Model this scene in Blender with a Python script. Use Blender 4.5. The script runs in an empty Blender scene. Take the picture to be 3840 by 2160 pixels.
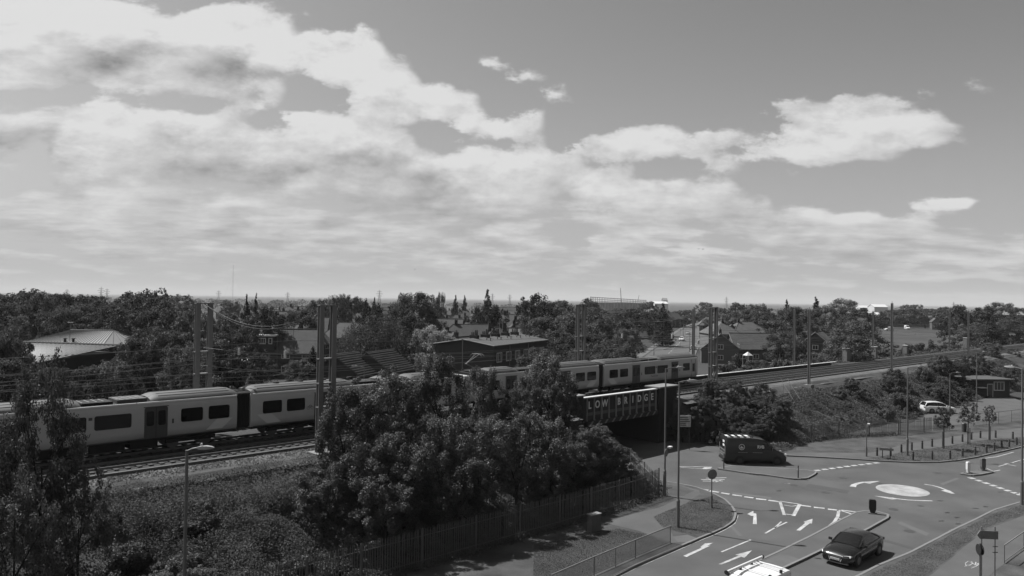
import bpy, bmesh, math, random
import numpy as np
from mathutils import Vector, Matrix
random.seed(7); np.random.seed(7)
sc = bpy.context.scene
col = sc.collection
R = math.radians

# ------------------------------------------------------------------ camera
CAM_H = 15.0; FPX = 2800.0; PITCH = math.atan(42/2800); ROLL = R(.8)
cam_d = bpy.data.cameras.new('camera'); cam = bpy.data.objects.new('camera', cam_d); col.objects.link(cam)
cam_d.sensor_width = 36; cam_d.lens = 36*FPX/3840; cam_d.clip_start = .5; cam_d.clip_end = 60000
cam.matrix_world = Matrix.Translation((0, 0, CAM_H)) @ Matrix.Rotation(math.pi/2+PITCH, 4, 'X') @ Matrix.Rotation(ROLL, 4, 'Z')
sc.camera = cam
_M = cam.matrix_world.to_3x3()
def ray(x, y): return _M @ Vector(((x-1920)/FPX, -(y-1080)/FPX, -1))
def at(x, y, z=0.):
    d = ray(x, y); return Vector((0, 0, CAM_H)) + d*((z-CAM_H)/d.z)
def atY(x, y, Y):
    d = ray(x, y); return Vector((0, 0, CAM_H)) + d*(Y/d.y)
def horizon(x): return 1122+(x-1920)*.01396

# ------------------------------------------------------------------ sun, sky, exposure
SUN_AZ = math.atan2(-.876, .482); SUN_EL = R(55)          # azimuth from +Y towards +X
sun_dir = Vector((math.sin(SUN_AZ)*math.cos(SUN_EL), math.cos(SUN_AZ)*math.cos(SUN_EL), math.sin(SUN_EL)))
sl = bpy.data.lights.new('sun', 'SUN'); sl.energy = 5.0; sl.angle = R(.5); sl.color = (1, 1, 1)
so = bpy.data.objects.new('sun', sl); col.objects.link(so)
so.rotation_euler = sun_dir.to_track_quat('Z', 'Y').to_euler()
sc.view_settings.view_transform = 'Standard'; sc.view_settings.look = 'None'
sc.view_settings.exposure = 1.05; sc.view_settings.gamma = 1; sc.view_settings.use_curve_mapping = False
sc.cycles.use_denoising = True
sc.cycles.max_bounces = 6; sc.cycles.diffuse_bounces = 3; sc.cycles.glossy_bounces = 3; sc.cycles.transparent_max_bounces = 6
sc.cycles.volume_bounces = 0
HAZE = .00009

world = bpy.data.worlds.new('World'); sc.world = world; world.use_nodes = True
wt = world.node_tree; wt.nodes.clear()
def N(tree, typ, **kw):
    n = tree.nodes.new(typ)
    for k, v in kw.items():
        if k.startswith('i_'):
            key = k[2:]; n.inputs[int(key) if key.isdigit() else key.replace('_', ' ')].default_value = v
        else: setattr(n, k, v)
    return n
def math_node(t, op, a, b=None, c=None, clamp=False):
    n = t.nodes.new('ShaderNodeMath'); n.operation = op; n.use_clamp = clamp
    for i, v in enumerate((a, b, c)):
        if v is None: continue
        if isinstance(v, (int, float)): n.inputs[i].default_value = v
        else: t.links.new(v, n.inputs[i])
    return n.outputs[0]
# --- how cloudy (first digit row) and how sunlit (second) the sky is: readings of the photograph every 124 x 60 px, 0..9
SKY = '''
98000000 00000000 00000000 00000000|88000000 00000000 00000000 00000000
99995486 65010000 00000000 00000000|89998888 77000000 00000000 00000000
99999898 94250000 00000000 00000000|88998898 86466000 00000000 00000000
99999999 96771000 00000000 00000000|77676787 87777000 00000000 00000000
99999999 88994004 20000000 00000000|66423442 67885006 50000000 00000000
98888899 44999201 53000000 00335030|65434532 45788505 54000000 00445030
98689988 81499970 04000000 46884020|65466654 65577866 05000000 44566030
43355325 60099963 70100000 89999400|43366324 53066766 60400000 66776400
99997896 29985388 61499365 99998510|77777785 38864377 55477555 77766430
98999999 99998353 71899737 99962100|43666456 77776355 55577646 77643300
77999999 99999999 99342152 35200000|22566554 55324677 77444454 44300000
65899999 99999899 99987640 00000200|53565322 22443366 64666550 00000400
24776765 68777689 87888865 23205820|23444433 36445246 53665655 33306730
57799899 75577876 55588777 67955300|45466456 54322234 44455444 56755330
88899998 87566657 42466356 88997434|55564443 55344434 43444334 45445434
55766756 56765556 63655623 66766667|23444343 34444434 53555633 33334455
34567664 65465665 64544553 44454555|33344443 44344444 43444553 33344555
44444444 44444466 44444444 44444444|33333333 33333344 33333333 33333333
33333333 33333333 33333333 33333333|33333333 33333333 33333333 33333333'''.strip().split('\n')
az_lo = math.atan2(-1920, FPX); az_hi = math.atan2(1920, FPX)
cg = bpy.data.node_groups.new('cloud_map', 'ShaderNodeTree')
cg.interface.new_socket('azrise', in_out='INPUT', socket_type='NodeSocketVector')
for nm in ('density', 'light'): cg.interface.new_socket(nm, in_out='OUTPUT', socket_type='NodeSocketFloat')
gi = cg.nodes.new('NodeGroupInput'); go = cg.nodes.new('NodeGroupOutput')
sep0 = cg.nodes.new('ShaderNodeSeparateXYZ'); cg.links.new(gi.outputs[0], sep0.inputs[0])
def vmath(t, op, a, b, c=None):
    n = t.nodes.new('ShaderNodeVectorMath'); n.operation = op
    for i, v in enumerate((a, b, c)):
        if v is None: continue
        if isinstance(v, tuple): n.inputs[i].default_value = v
        else: t.links.new(v, n.inputs[i])
    return n.outputs[0]
# noise gets finer and flatter towards the horizon
lm = N(cg, 'ShaderNodeMapRange'); lm.interpolation_type = 'SMOOTHSTEP'; lm.inputs[1].default_value = .03; lm.inputs[2].default_value = .20; cg.links.new(sep0.outputs[1], lm.inputs[0])
def noise_at(off, detail):
    v = vmath(cg, 'ADD', gi.outputs[0], off)
    a = N(cg, 'ShaderNodeTexNoise', i_Scale=1., i_Detail=detail, i_Roughness=.61, i_Distortion=.05); cg.links.new(vmath(cg, 'MULTIPLY', v, (13, 21, 1)), a.inputs['Vector'])
    b = N(cg, 'ShaderNodeTexNoise', i_Scale=1., i_Detail=min(detail, 5.), i_Roughness=.56); cg.links.new(vmath(cg, 'MULTIPLY', v, (17, 78, 1)), b.inputs['Vector'])
    m = cg.nodes.new('ShaderNodeMix'); m.data_type = 'FLOAT'; cg.links.new(lm.outputs[0], m.inputs[0]); cg.links.new(b.outputs[0], m.inputs[2]); cg.links.new(a.outputs[0], m.inputs[3])
    return m.outputs[0], a.outputs['Color']
n0, ncol = noise_at((0., 0., 0.), 8.); n1, _ = noise_at((-.006, .014, 0.), 5.)
wobv = vmath(cg, 'MULTIPLY_ADD', vmath(cg, 'SUBTRACT', ncol, (.5, .5, .5)), (.085, .034, 0.), gi.outputs[0])
sep = cg.nodes.new('ShaderNodeSeparateXYZ'); cg.links.new(wobv, sep.inputs[0])
fa = math_node(cg, 'DIVIDE', math_node(cg, 'SUBTRACT', sep.outputs[0], az_lo), az_hi-az_lo)
acc = None; rises = [(horizon(1920)-r*60)/FPX for r in range(len(SKY))]
for r, row in enumerate(SKY):
    D_, B_ = [q.replace(' ', '') for q in row.split('|')]
    cr = cg.nodes.new('ShaderNodeValToRGB'); cr.color_ramp.interpolation = 'EASE'; el_ = cr.color_ramp.elements
    for i in range(32):
        f = (math.atan2(i*3840/31-1920, FPX)-az_lo)/(az_hi-az_lo)
        e = el_[i] if i < 2 else el_.new(min(1., f))
        e.position = min(1., max(0., f)); e.color = ((int(D_[i])-(2.0 if int(B_[i]) < 4 and 5 < r < 14 else 0)+(.8 if r > 13 else 0))/9, max(3, int(B_[i]))/9 if D_[i] in '012' else int(B_[i])/9, 0, 1)
    cg.links.new(fa, cr.inputs[0])
    src = sep.outputs[1] if 0 < r < len(SKY)-1 else math_node(cg, 'MINIMUM' if r == 0 else 'MAXIMUM', sep.outputs[1], rises[r])
    w = math_node(cg, 'SUBTRACT', 1., math_node(cg, 'DIVIDE', math_node(cg, 'ABSOLUTE', math_node(cg, 'SUBTRACT', src, rises[r])), rises[0]-rises[1]), clamp=True)
    acc = vmath(cg, 'MULTIPLY', cr.outputs[0], w) if acc is None else vmath(cg, 'MULTIPLY_ADD', cr.outputs[0], w, acc)
sa_ = cg.nodes.new('ShaderNodeSeparateXYZ'); cg.links.new(acc, sa_.inputs[0])
cg.links.new(math_node(cg, 'MULTIPLY_ADD', math_node(cg, 'SUBTRACT', n0, .5), 1.95, sa_.outputs[0]), go.inputs[0])
# billows: the side towards the sun is brighter
lt = math_node(cg, 'MULTIPLY_ADD', math_node(cg, 'SUBTRACT', n0, n1), .95, sa_.outputs[1])
lt = math_node(cg, 'MULTIPLY_ADD', math_node(cg, 'SUBTRACT', n0, .5), .2, lt)
cg.links.new(lt, go.inputs[1])
# --- world
tc = wt.nodes.new('ShaderNodeTexCoord'); sp = wt.nodes.new('ShaderNodeSeparateXYZ'); wt.links.new(tc.outputs['Generated'], sp.inputs[0])
waz = math_node(wt, 'ARCTAN2', sp.outputs[0], sp.outputs[1])
hor_ = math_node(wt, 'MAXIMUM', sp.outputs[1], math_node(wt, 'MULTIPLY', math_node(wt, 'SQRT', math_node(wt, 'SUBTRACT', 1., math_node(wt, 'MULTIPLY', sp.outputs[2], sp.outputs[2]))), .35))
wel = math_node(wt, 'DIVIDE', sp.outputs[2], math_node(wt, 'MAXIMUM', hor_, .05))
cmb = wt.nodes.new('ShaderNodeCombineXYZ'); wt.links.new(waz, cmb.inputs[0]); wt.links.new(math_node(wt, 'MULTIPLY_ADD', waz, .0135, wel), cmb.inputs[1])
cmap = wt.nodes.new('ShaderNodeGroup'); cmap.node_tree = cg; wt.links.new(cmb.outputs[0], cmap.inputs[0])
def ramp(x, lo, hi):
    n = wt.nodes.new('ShaderNodeMapRange'); n.interpolation_type = 'SMOOTHSTEP'; wt.links.new(x, n.inputs['Value'])
    n.inputs['From Min'].default_value = lo; n.inputs['From Max'].default_value = hi; return n.outputs[0]
alpha = ramp(cmap.outputs[0], .38, .68)
lit = math_node(wt, 'MULTIPLY_ADD', cmap.outputs[1], 7.0, 1.85)
lit = math_node(wt, 'MULTIPLY_ADD', math_node(wt, 'SUBTRACT', 1., ramp(wel, .06, .2)), .35, lit)
lit = math_node(wt, 'MINIMUM', lit, 7.2)
sky = wt.nodes.new('ShaderNodeTexSky'); sky.sky_type = 'NISHITA'; sky.sun_disc = False
sky.sun_elevation = SUN_EL; sky.sun_rotation = SUN_AZ; sky.air_density = 1.0; sky.dust_density = 1.6; sky.ozone_density = 1.0; sky.altitude = 20
scol = wt.nodes.new('ShaderNodeSeparateColor'); wt.links.new(sky.outputs[0], scol.inputs[0])
# black-and-white film response: mostly red and green
bwsky = math_node(wt, 'ADD', math_node(wt, 'MULTIPLY', scol.outputs[0], .62), math_node(wt, 'MULTIPLY', scol.outputs[1], .38))
bwsky = math_node(wt, 'MULTIPLY', bwsky, 1.0)
# pale air towards the horizon
hz = math_node(wt, 'POWER', math_node(wt, 'SUBTRACT', 1., math_node(wt, 'MULTIPLY', math_node(wt, 'MAXIMUM', wel, 0.), 1.9), clamp=True), 2.6)
hmix = wt.nodes.new('ShaderNodeMix'); hmix.data_type = 'FLOAT'; wt.links.new(hz, hmix.inputs[0]); wt.links.new(bwsky, hmix.inputs[2]); hmix.inputs[3].default_value = 4.2; bwsky = hmix.outputs[0]
ccol = lit
far = ramp(wel, .0, .16)                        # distant cloud fades into the horizon air
alpha2 = math_node(wt, 'MULTIPLY', alpha, math_node(wt, 'MULTIPLY_ADD', far, .36, .6))
mixn = wt.nodes.new('ShaderNodeMix'); mixn.data_type = 'FLOAT'; wt.links.new(alpha2, mixn.inputs[0]); wt.links.new(bwsky, mixn.inputs[2]); wt.links.new(ccol, mixn.inputs[3])
bg = wt.nodes.new('ShaderNodeBackground'); bg.inputs[1].default_value = .05; wt.links.new(mixn.outputs[0], bg.inputs[0])
wo = wt.nodes.new('ShaderNodeOutputWorld'); wt.links.new(bg.outputs[0], wo.inputs[0])
world.cycles.sampling_method = 'MANUAL'; world.cycles.sample_map_resolution = 512

# ------------------------------------------------------------------ materials
MATS = {}
def mat(name, g, rough=.8, spec=.3, metal=0., var=.25, scale=3., bump=0., bscale=40., var2=0., scale2=.3, coat=0., trans=0., detail=6.):
    if name in MATS: return MATS[name]
    m = bpy.data.materials.new(name); m.use_nodes = True; t = m.node_tree; b = t.nodes['Principled BSDF']
    b.inputs['Roughness'].default_value = rough; b.inputs['Metallic'].default_value = metal
    b.inputs['Specular IOR Level'].default_value = spec; b.inputs['Coat Weight'].default_value = coat
    b.inputs['Coat Roughness'].default_value = .05
    tcn = t.nodes.new('ShaderNodeTexCoord')
    n1 = N(t, 'ShaderNodeTexNoise', i_Scale=scale, i_Detail=detail, i_Roughness=.6); t.links.new(tcn.outputs['Object'], n1.inputs['Vector'])
    f = math_node(t, 'MULTIPLY_ADD', n1.outputs[0], 2*var*g, g*(1-var))
    if var2:
        n2 = N(t, 'ShaderNodeTexNoise', i_Scale=scale2, i_Detail=4., i_Roughness=.55); t.links.new(tcn.outputs['Object'], n2.inputs['Vector'])
        mr = N(t, 'ShaderNodeMapRange'); mr.inputs[1].default_value = .3; mr.inputs[2].default_value = .7; t.links.new(n2.outputs[0], mr.inputs[0])
        mr.inputs[3].default_value = 1-var2; mr.inputs[4].default_value = 1+var2
        f = math_node(t, 'MULTIPLY', f, mr.outputs[0])
    cc = t.nodes.new('ShaderNodeCombineColor')
    for i in range(3): t.links.new(f, cc.inputs[i])
    t.links.new(cc.outputs[0], b.inputs['Base Color'])
    if bump:
        n3 = N(t, 'ShaderNodeTexNoise', i_Scale=bscale, i_Detail=5., i_Roughness=.65); t.links.new(tcn.outputs['Object'], n3.inputs['Vector'])
        bp = N(t, 'ShaderNodeBump', i_Strength=bump, i_Distance=.05); t.links.new(n3.outputs[0], bp.inputs['Height']); t.links.new(bp.outputs[0], b.inputs['Normal'])
    MATS[name] = m; return m
def leaf_mat(name, g, trans=.3, gloss=.10, rough=.42, vs=.6, iv=.7):
    m = bpy.data.materials.new(name); m.use_nodes = True; t = m.node_tree; t.nodes.clear()
    o = t.nodes.new('ShaderNodeOutputMaterial'); ge = t.nodes.new('ShaderNodeNewGeometry'); oi = t.nodes.new('ShaderNodeObjectInfo')
    nzz = N(t, 'ShaderNodeTexNoise', i_Scale=vs, i_Detail=3.); t.links.new(ge.outputs['Position'], nzz.inputs['Vector'])
    f = math_node(t, 'MULTIPLY_ADD', nzz.outputs[0], 1.1*g, .45*g)
    f = math_node(t, 'MULTIPLY', f, math_node(t, 'MULTIPLY_ADD', ge.outputs['Random Per Island'], iv, 1-iv/2))
    f = math_node(t, 'MULTIPLY', f, math_node(t, 'MULTIPLY_ADD', oi.outputs['Random'], .6, .7))
    cc = t.nodes.new('ShaderNodeCombineColor')
    for i in range(3): t.links.new(f, cc.inputs[i])
    d = t.nodes.new('ShaderNodeBsdfDiffuse'); tr = t.nodes.new('ShaderNodeBsdfTranslucent'); gl = N(t, 'ShaderNodeBsdfGlossy', i_Roughness=rough)
    t.links.new(cc.outputs[0], d.inputs[0]); t.links.new(cc.outputs[0], tr.inputs[0]); gl.inputs[0].default_value = (.6, .6, .6, 1)
    m1 = N(t, 'ShaderNodeMixShader'); m1.inputs[0].default_value = trans; t.links.new(d.outputs[0], m1.inputs[1]); t.links.new(tr.outputs[0], m1.inputs[2])
    m2 = N(t, 'ShaderNodeMixShader'); m2.inputs[0].default_value = gloss; t.links.new(m1.outputs[0], m2.inputs[1]); t.links.new(gl.outputs[0], m2.inputs[2])
    t.links.new(m2.outputs[0], o.inputs[0]); MATS[name] = m; return m
M_ASPH = mat('asphalt', .049, .85, .25, var=.25, scale=60, bump=.3, bscale=120, var2=.24, scale2=.22)
M_ASPH2 = mat('footway_asphalt', .055, .9, .2, var=.2, scale=50, bump=.2, bscale=120, var2=.14, scale2=.4)
M_PATCH = mat('old_slab', .064, .9, .2, var=.2, scale=20, var2=.1, scale2=1.)
M_KERB = mat('concrete_kerb', .11, .9, .2, var=.3, scale=12)
M_PAINT = mat('road_paint', .23, .8, .2, var=.55, scale=7, detail=12., var2=.3, scale2=1.2)
M_GRASS = mat('verge_grass', .045, .95, .1, var=.45, scale=14, bump=.8, bscale=30, var2=.4, scale2=.45, detail=10)
M_DRY = mat('dry_grass', .05, .95, .1, var=.4, scale=12, bump=.6, bscale=30, var2=.35, scale2=.5, detail=10)
M_EARTH = mat('embankment_earth', .045, .95, .1, var=.5, scale=5, bump=.8, bscale=14, var2=.35, scale2=.4)
M_LAND = mat('open_ground', .033, .95, .1, var=.4, scale=.05, var2=.4, scale2=.008)
M_BALLAST = mat('ballast', .07, .95, .2, var=.75, scale=16, bump=1., bscale=18, var2=.3, scale2=.5)
M_BALLASTD = mat('track_ballast', .028, .95, .2, var=.6, scale=14, bump=1., bscale=18, var2=.3, scale2=.5)
M_SLEEPER = mat('sleeper_concrete', .032, .9, .2)
M_RAIL = mat('rail_steel', .12, .45, .5, metal=.6)
M_CONC = mat('concrete', .13, .9, .2, var=.3, scale=6)
M_CONCD = mat('dark_concrete', .07, .9, .2, var=.3, scale=4)
M_BRICK = mat('dark_brick', .016, .9, .2, var=.4, scale=8, bump=.4, bscale=12)
M_STEEL = mat('galvanised_steel', .10, .6, .4, metal=.2, var=.2, scale=5)
M_MAST = mat('mast_steel', .125, .7, .35, var=.2, scale=3)
M_LAMP = mat('lamp_column_grey', .075, .55, .4, var=.12, scale=4)
M_LANT = mat('lantern_shell', .17, .4, .5, var=.1)
M_DARK = mat('dark_paint', .014, .5, .4, var=.2)
M_BLACK = mat('black_rubber', .010, .7, .3, var=.2)
M_WHITE = mat('white_paint', .42, .45, .4, var=.06)
M_GLASS = mat('dark_glass', .006, .08, .6, var=.1)
M_TWIN = mat('train_window', .0035, .12, .35, var=.1)
M_TRAIN = mat('train_body_grey', .30, .42, .3, var=.06, scale=1.2, var2=.05, scale2=.4)
M_TRAINL = mat('train_pale_livery', .40, .42, .3, var=.06)
M_TROOF = mat('train_roof_grey', .05, .65, .25, var=.18, scale=3)
M_TDARK = mat('train_underframe', .009, .8, .2, var=.4, scale=4)
M_TDOOR = mat('train_door_grey', .042, .5, .3, var=.1)
M_TRIM = mat('cantrail_pale', .45, .4, .4, var=.06)
M_GIRD = mat('girder_steel', .013, .7, .3, var=.4, scale=3)
M_SIGNW = mat('sign_white', .33, .6, .3, var=.1)
M_SIGNG = mat('sign_grey', .10, .6, .3, var=.15)
M_FENCE = mat('palisade_steel', .075, .7, .3, metal=.1, var=.2)
M_WIRE = mat('overhead_wire', .06, .5, .5, var=.1)
M_WOOD = mat('bollard_timber', .035, .9, .2, var=.3, scale=8)
M_BARK = mat('bark', .022, .95, .1, var=.4, scale=6, bump=.5, bscale=12)
M_WALL = [mat('wall_brick_%d' % i, g, .9, .2, var=.3, scale=5) for i, g in enumerate((.03, .042, .06, .10))]
M_ROOF = [mat('roof_tile_%d' % i, g, .85, .2, var=.35, scale=4, bump=.3, bscale=5, var2=.15, scale2=.8) for i, g in enumerate((.026, .034, .044, .058, .10))]
M_MROOF = mat('metal_roof_sheet', .095, .5, .4, var=.12, scale=1.)
M_PANE = mat('house_window_glass', .02, .15, .6, var=.3)
M_FRAME = mat('window_frame_white', .32, .6, .3, var=.08)
M_PALE = mat('pale_cladding', .34, .7, .3, var=.08)
M_CARW = mat('car_white', .42, .3, .5, var=.03, coat=.6)
M_CARB = mat('car_black', .006, .22, .5, var=.1, coat=.25)
M_CARG = mat('car_grey', .07, .3, .5, var=.05, coat=.6)
M_CARS = mat('car_silver', .20, .3, .5, var=.05, coat=.6)
M_VAN = mat('van_dark_paint', .0095, .35, .4, var=.06, coat=.3)
M_RIM = mat('wheel_alloy', .10, .35, .5, metal=.5, var=.1)
M_LENS = mat('lamp_lens', .45, .15, .6, var=.2)
L_NEAR = leaf_mat('foliage_near', .060, .30, .022, .5, .7)
L_MID = leaf_mat('foliage_mid', .058, .26, .012, .55, .4)
L_DARK = leaf_mat('foliage_conifer', .032, .12, .01, .6, .5)
L_PALE = leaf_mat('foliage_pale', .14, .3, .02, .55, .5)
L_UNDER = leaf_mat('foliage_undergrowth', .062, .25, .008, .6, .55, .4)
L_LAWN = leaf_mat('foliage_lawn', .085, .2, .0, .6, .7, .3)
L_FAR = leaf_mat('foliage_far', .075, .2, .0, .6, .03)

# ------------------------------------------------------------------ mesh builder
class MB:
    def __init__(s): s.v = []; s.f = []
    def add(s, vs, fs):
        o = len(s.v); s.v += [tuple(p) for p in vs]; s.f += [tuple(i+o for i in f) for f in fs]; return s
    def box(s, c, size, rz=0., M=None):
        x, y, z = (k/2 for k in size)
        vs = [Vector((a*x, b*y, d*z)) for d in (-1, 1) for a, b in ((-1,-1),(1,-1),(1,1),(-1,1))]
        if rz: vs = [Matrix.Rotation(rz, 3, 'Z') @ v for v in vs]
        if M is not None: vs = [M @ v for v in vs]
        vs = [v+Vector(c) for v in vs]
        return s.add(vs, [(3,2,1,0),(4,5,6,7),(0,1,5,4),(1,2,6,5),(2,3,7,6),(3,0,4,7)])
    def b2(s, lo, hi):
        return s.box([(a+b)/2 for a, b in zip(lo, hi)], [abs(b-a) for a, b in zip(lo, hi)])
    def tube(s, p0, p1, r0, r1=None, n=8, caps=True):
        r1 = r0 if r1 is None else r1; p0 = Vector(p0); p1 = Vector(p1); d = (p1-p0).normalized()
        a = d.cross(Vector((0, 0, 1)) if abs(d.z) < .95 else Vector((1, 0, 0))).normalized(); b = d.cross(a)
        vs = []
        for p, r in ((p0, r0), (p1, r1)):
            for i in range(n):
                t = 2*math.pi*i/n; vs.append(p+a*(r*math.cos(t))+b*(r*math.sin(t)))
        fs = [(i, (i+1) % n, n+(i+1) % n, n+i) for i in range(n)]
        if caps: fs += [tuple(range(n-1, -1, -1)), tuple(range(n, 2*n))]
        return s.add(vs, fs)
    def path(s, pts, r, n=5):
        for a, b in zip(pts, pts[1:]): s.tube(a, b, r, r, n)
        return s
    def prism(s, poly, z0, z1):
        n = len(poly); vs = [(p[0], p[1], z0) for p in poly]+[(p[0], p[1], z1) for p in poly]
        a = sum(poly[i][0]*poly[(i+1) % n][1]-poly[(i+1) % n][0]*poly[i][1] for i in range(n))
        if a < 0: vs = vs[:n][::-1]+vs[n:][::-1]
        return s.add(vs, [tuple(range(n-1, -1, -1)), tuple(range(n, 2*n))]+[(i, (i+1) % n, n+(i+1) % n, n+i) for i in range(n)])
    def sheet(s, poly, z):
        n = len(poly); a = sum(poly[i][0]*poly[(i+1) % n][1]-poly[(i+1) % n][0]*poly[i][1] for i in range(n))
        p = list(poly) if a > 0 else list(poly)[::-1]
        return s.add([(q[0], q[1], z) for q in p], [tuple(range(n))])
    def yprism(s, poly, y0, y1):                      # poly in (x,z), extruded along y
        n = len(poly); vs = [(p[0], y0, p[1]) for p in poly]+[(p[0], y1, p[1]) for p in poly]
        return s.add(vs, [tuple(range(n)), tuple(range(2*n-1, n-1, -1))]+[(i, n+i, n+(i+1) % n, (i+1) % n) for i in range(n)])
    def xprism(s, poly, x0, x1):                      # poly in (y,z), extruded along x
        n = len(poly); vs = [(x0, p[0], p[1]) for p in poly]+[(x1, p[0], p[1]) for p in poly]
        return s.add(vs, [tuple(range(n)), tuple(range(2*n-1, n-1, -1))]+[(i, n+i, n+(i+1) % n, (i+1) % n) for i in range(n)])
    def loft(s, rings, cap=True, closed=True):
        n = len(rings[0]); vs = [p for r in rings for p in r]; fs = []
        for k in range(len(rings)-1):
            for i in range(n if closed else n-1):
                j = (i+1) % n; fs.append((k*n+i, k*n+j, (k+1)*n+j, (k+1)*n+i))
        if cap: fs += [tuple(range(n-1, -1, -1)), tuple(range((len(rings)-1)*n, len(rings)*n))]
        return s.add(vs, fs)
    def disc(s, c, r, axis='y', n=20):
        vs = []
        for i in range(n):
            t = 2*math.pi*i/n; a, b = r*math.cos(t), r*math.sin(t)
            vs.append(Vector(c)+(Vector((a, 0, b)) if axis == 'y' else Vector((0, a, b)) if axis == 'x' else Vector((a, b, 0))))
        return s.add(vs, [tuple(range(n))])
    def mesh(s, name, fix=True):
        me = bpy.data.meshes.new(name); me.from_pydata(s.v, [], s.f); me.update()
        if fix:
            bm = bmesh.new(); bm.from_mesh(me); bmesh.ops.recalc_face_normals(bm, faces=bm.faces); bm.to_mesh(me); bm.free()
        return me
    def build(s, name, m, parent=None, smooth=False, fix=True, loc=None):
        return link(name, s.mesh(name, fix), m, parent, smooth, loc)
def link(name, me, m, parent=None, smooth=False, loc=None):
    if m is not None and not me.materials: me.materials.append(m)
    o = bpy.data.objects.new(name, me); col.objects.link(o)
    if smooth:
        me.polygons.foreach_set('use_smooth', [True]*len(me.polygons))
        try: me.set_sharp_from_angle(angle=R(40))
        except Exception: pass
    if parent is not None: o.parent = parent
    if loc is not None: o.location = loc
    return o
def tag(o, label, cat, group=None):
    o['label'] = label; o['category'] = cat
    if group: o['group'] = group
    return o
def thing(name, label, cat, loc=(0, 0, 0), rz=0., group=None, scale=None):
    o = bpy.data.objects.new(name, None); col.objects.link(o); o.empty_display_size = .3
    o.location = loc; o.rotation_euler = (0, 0, rz)
    if scale: o.scale = scale if not isinstance(scale, (int, float)) else (scale,)*3
    return tag(o, label, cat, group)
def struct(o): o['kind'] = 'structure'; return o
def stuff(o): o['kind'] = 'stuff'; return o
def dup(o, loc=None, rz=None, label=None, scale=None, parent=None, mats=None):
    c = o.copy(); col.objects.link(c); c.parent = parent
    if loc is not None: c.location = loc
    if rz is not None: c.rotation_euler = (0, 0, rz)
    if scale is not None: c.scale = scale if not isinstance(scale, (int, float)) else (scale,)*3
    if label: c['label'] = label
    for ch in list(o.children): dup(ch, parent=c)
    return c
_text_cache = {}
def text_mesh(txt, size, depth=.01, bold=0.):
    cu = bpy.data.curves.new('lettering', 'FONT'); cu.body = txt; cu.size = size; cu.extrude = depth/2; cu.offset = bold; cu.align_x = 'LEFT'
    o = bpy.data.objects.new('lettering', cu); col.objects.link(o)
    dg = bpy.context.evaluated_depsgraph_get(); me = bpy.data.meshes.new_from_object(o.evaluated_get(dg))
    bpy.data.objects.remove(o); bpy.data.curves.remove(cu); me.materials.clear(); return me
def text_on(txt, size, m, parent, loc, rot, name='lettering', depth=.01, bold=0., width=None):
    me = text_mesh(txt, size, depth, bold); o = link(name, me, m, parent); o.location = loc; o.rotation_euler = rot
    if width:
        xs = [v.co.x for v in me.vertices]; o.scale = (width/(max(xs)-min(xs)), 1, 1)
    return o
def rrect(x0, x1, z0, z1, r, k=4):
    pts = []
    for cx, cz, a0 in ((x1-r, z1-r, 0), (x0+r, z1-r, 90), (x0+r, z0+r, 180), (x1-r, z0+r, 270)):
        for i in range(k+1):
            a = R(a0+90*i/k); pts.append((cx+r*math.cos(a), cz+r*math.sin(a)))
    return pts

# ------------------------------------------------------------------ railway frame: s along the line, w towards the camera
RAIL = 4.7
_O = Vector((6.85, 78.29)); _T = Vector((math.cos(R(44.29)), math.sin(R(44.29)))); _Nn = Vector((_T.y, -_T.x)); TRACK_A = R(44.29)
def P(s, w, z=0.): return Vector((_O.x+_T.x*s+_Nn.x*w, _O.y+_T.y*s+_Nn.y*w, z))
def bend(s):
    if s < 8: return 0.
    k = s-8
    return .035*k*k/(k+10)
def TP(s, w, z=0.): return P(s, w+bend(s), z)
def SW(p):
    d = Vector((p[0]-_O.x, p[1]-_O.y)); return d.dot(_T), d.dot(_Nn)
def on_plane(px, py, W):                              # where a pixel meets the upright plane w = W
    d = ray(px, py); c = Vector((-_O.x, -_O.y)); k = (W-c.dot(_Nn))/(d.x*_Nn.x+d.y*_Nn.y)
    p = Vector((0, 0, CAM_H))+d*k; return SW(p)[0], p.z
# ================================================================== THE SETTING
def gz(Y):                                            # the town beyond the line lies on ground that falls gently away
    return 0. if Y < 450 else (-.02*(Y-450) if Y < 870 else -8.4)
def atg(px, py):
    d = ray(px, py); k = 100.
    for _ in range(40):
        z = gz(d.y*k); k = .5*k+.5*(z-CAM_H)/d.z
    return Vector((0, 0, CAM_H))+d*k
def z7(x, y, z=0.): return at(2000+x*.45558, 1500+y*.45558, z)
def z8(x, y, z=0.): return at(2840+x*.45558, 1500+y*.45558, z)

# ground: one sheet to the horizon
ys = [-300, 0, 100, 200, 300, 449, 450, 600, 750, 869, 870, 1500, 4000, 12000, 40000]; mb = MB(); xs = [-40000, -6000, -1000, -250, 0, 250, 1000, 6000, 40000]
mb.add([(x, y, gz(y)-.03) for y in ys for x in xs], [(j*9+i, j*9+i+1, (j+1)*9+i+1, (j+1)*9+i) for j in range(len(ys)-1) for i in range(8)])
struct(mb.build('ground', M_LAND))

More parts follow.
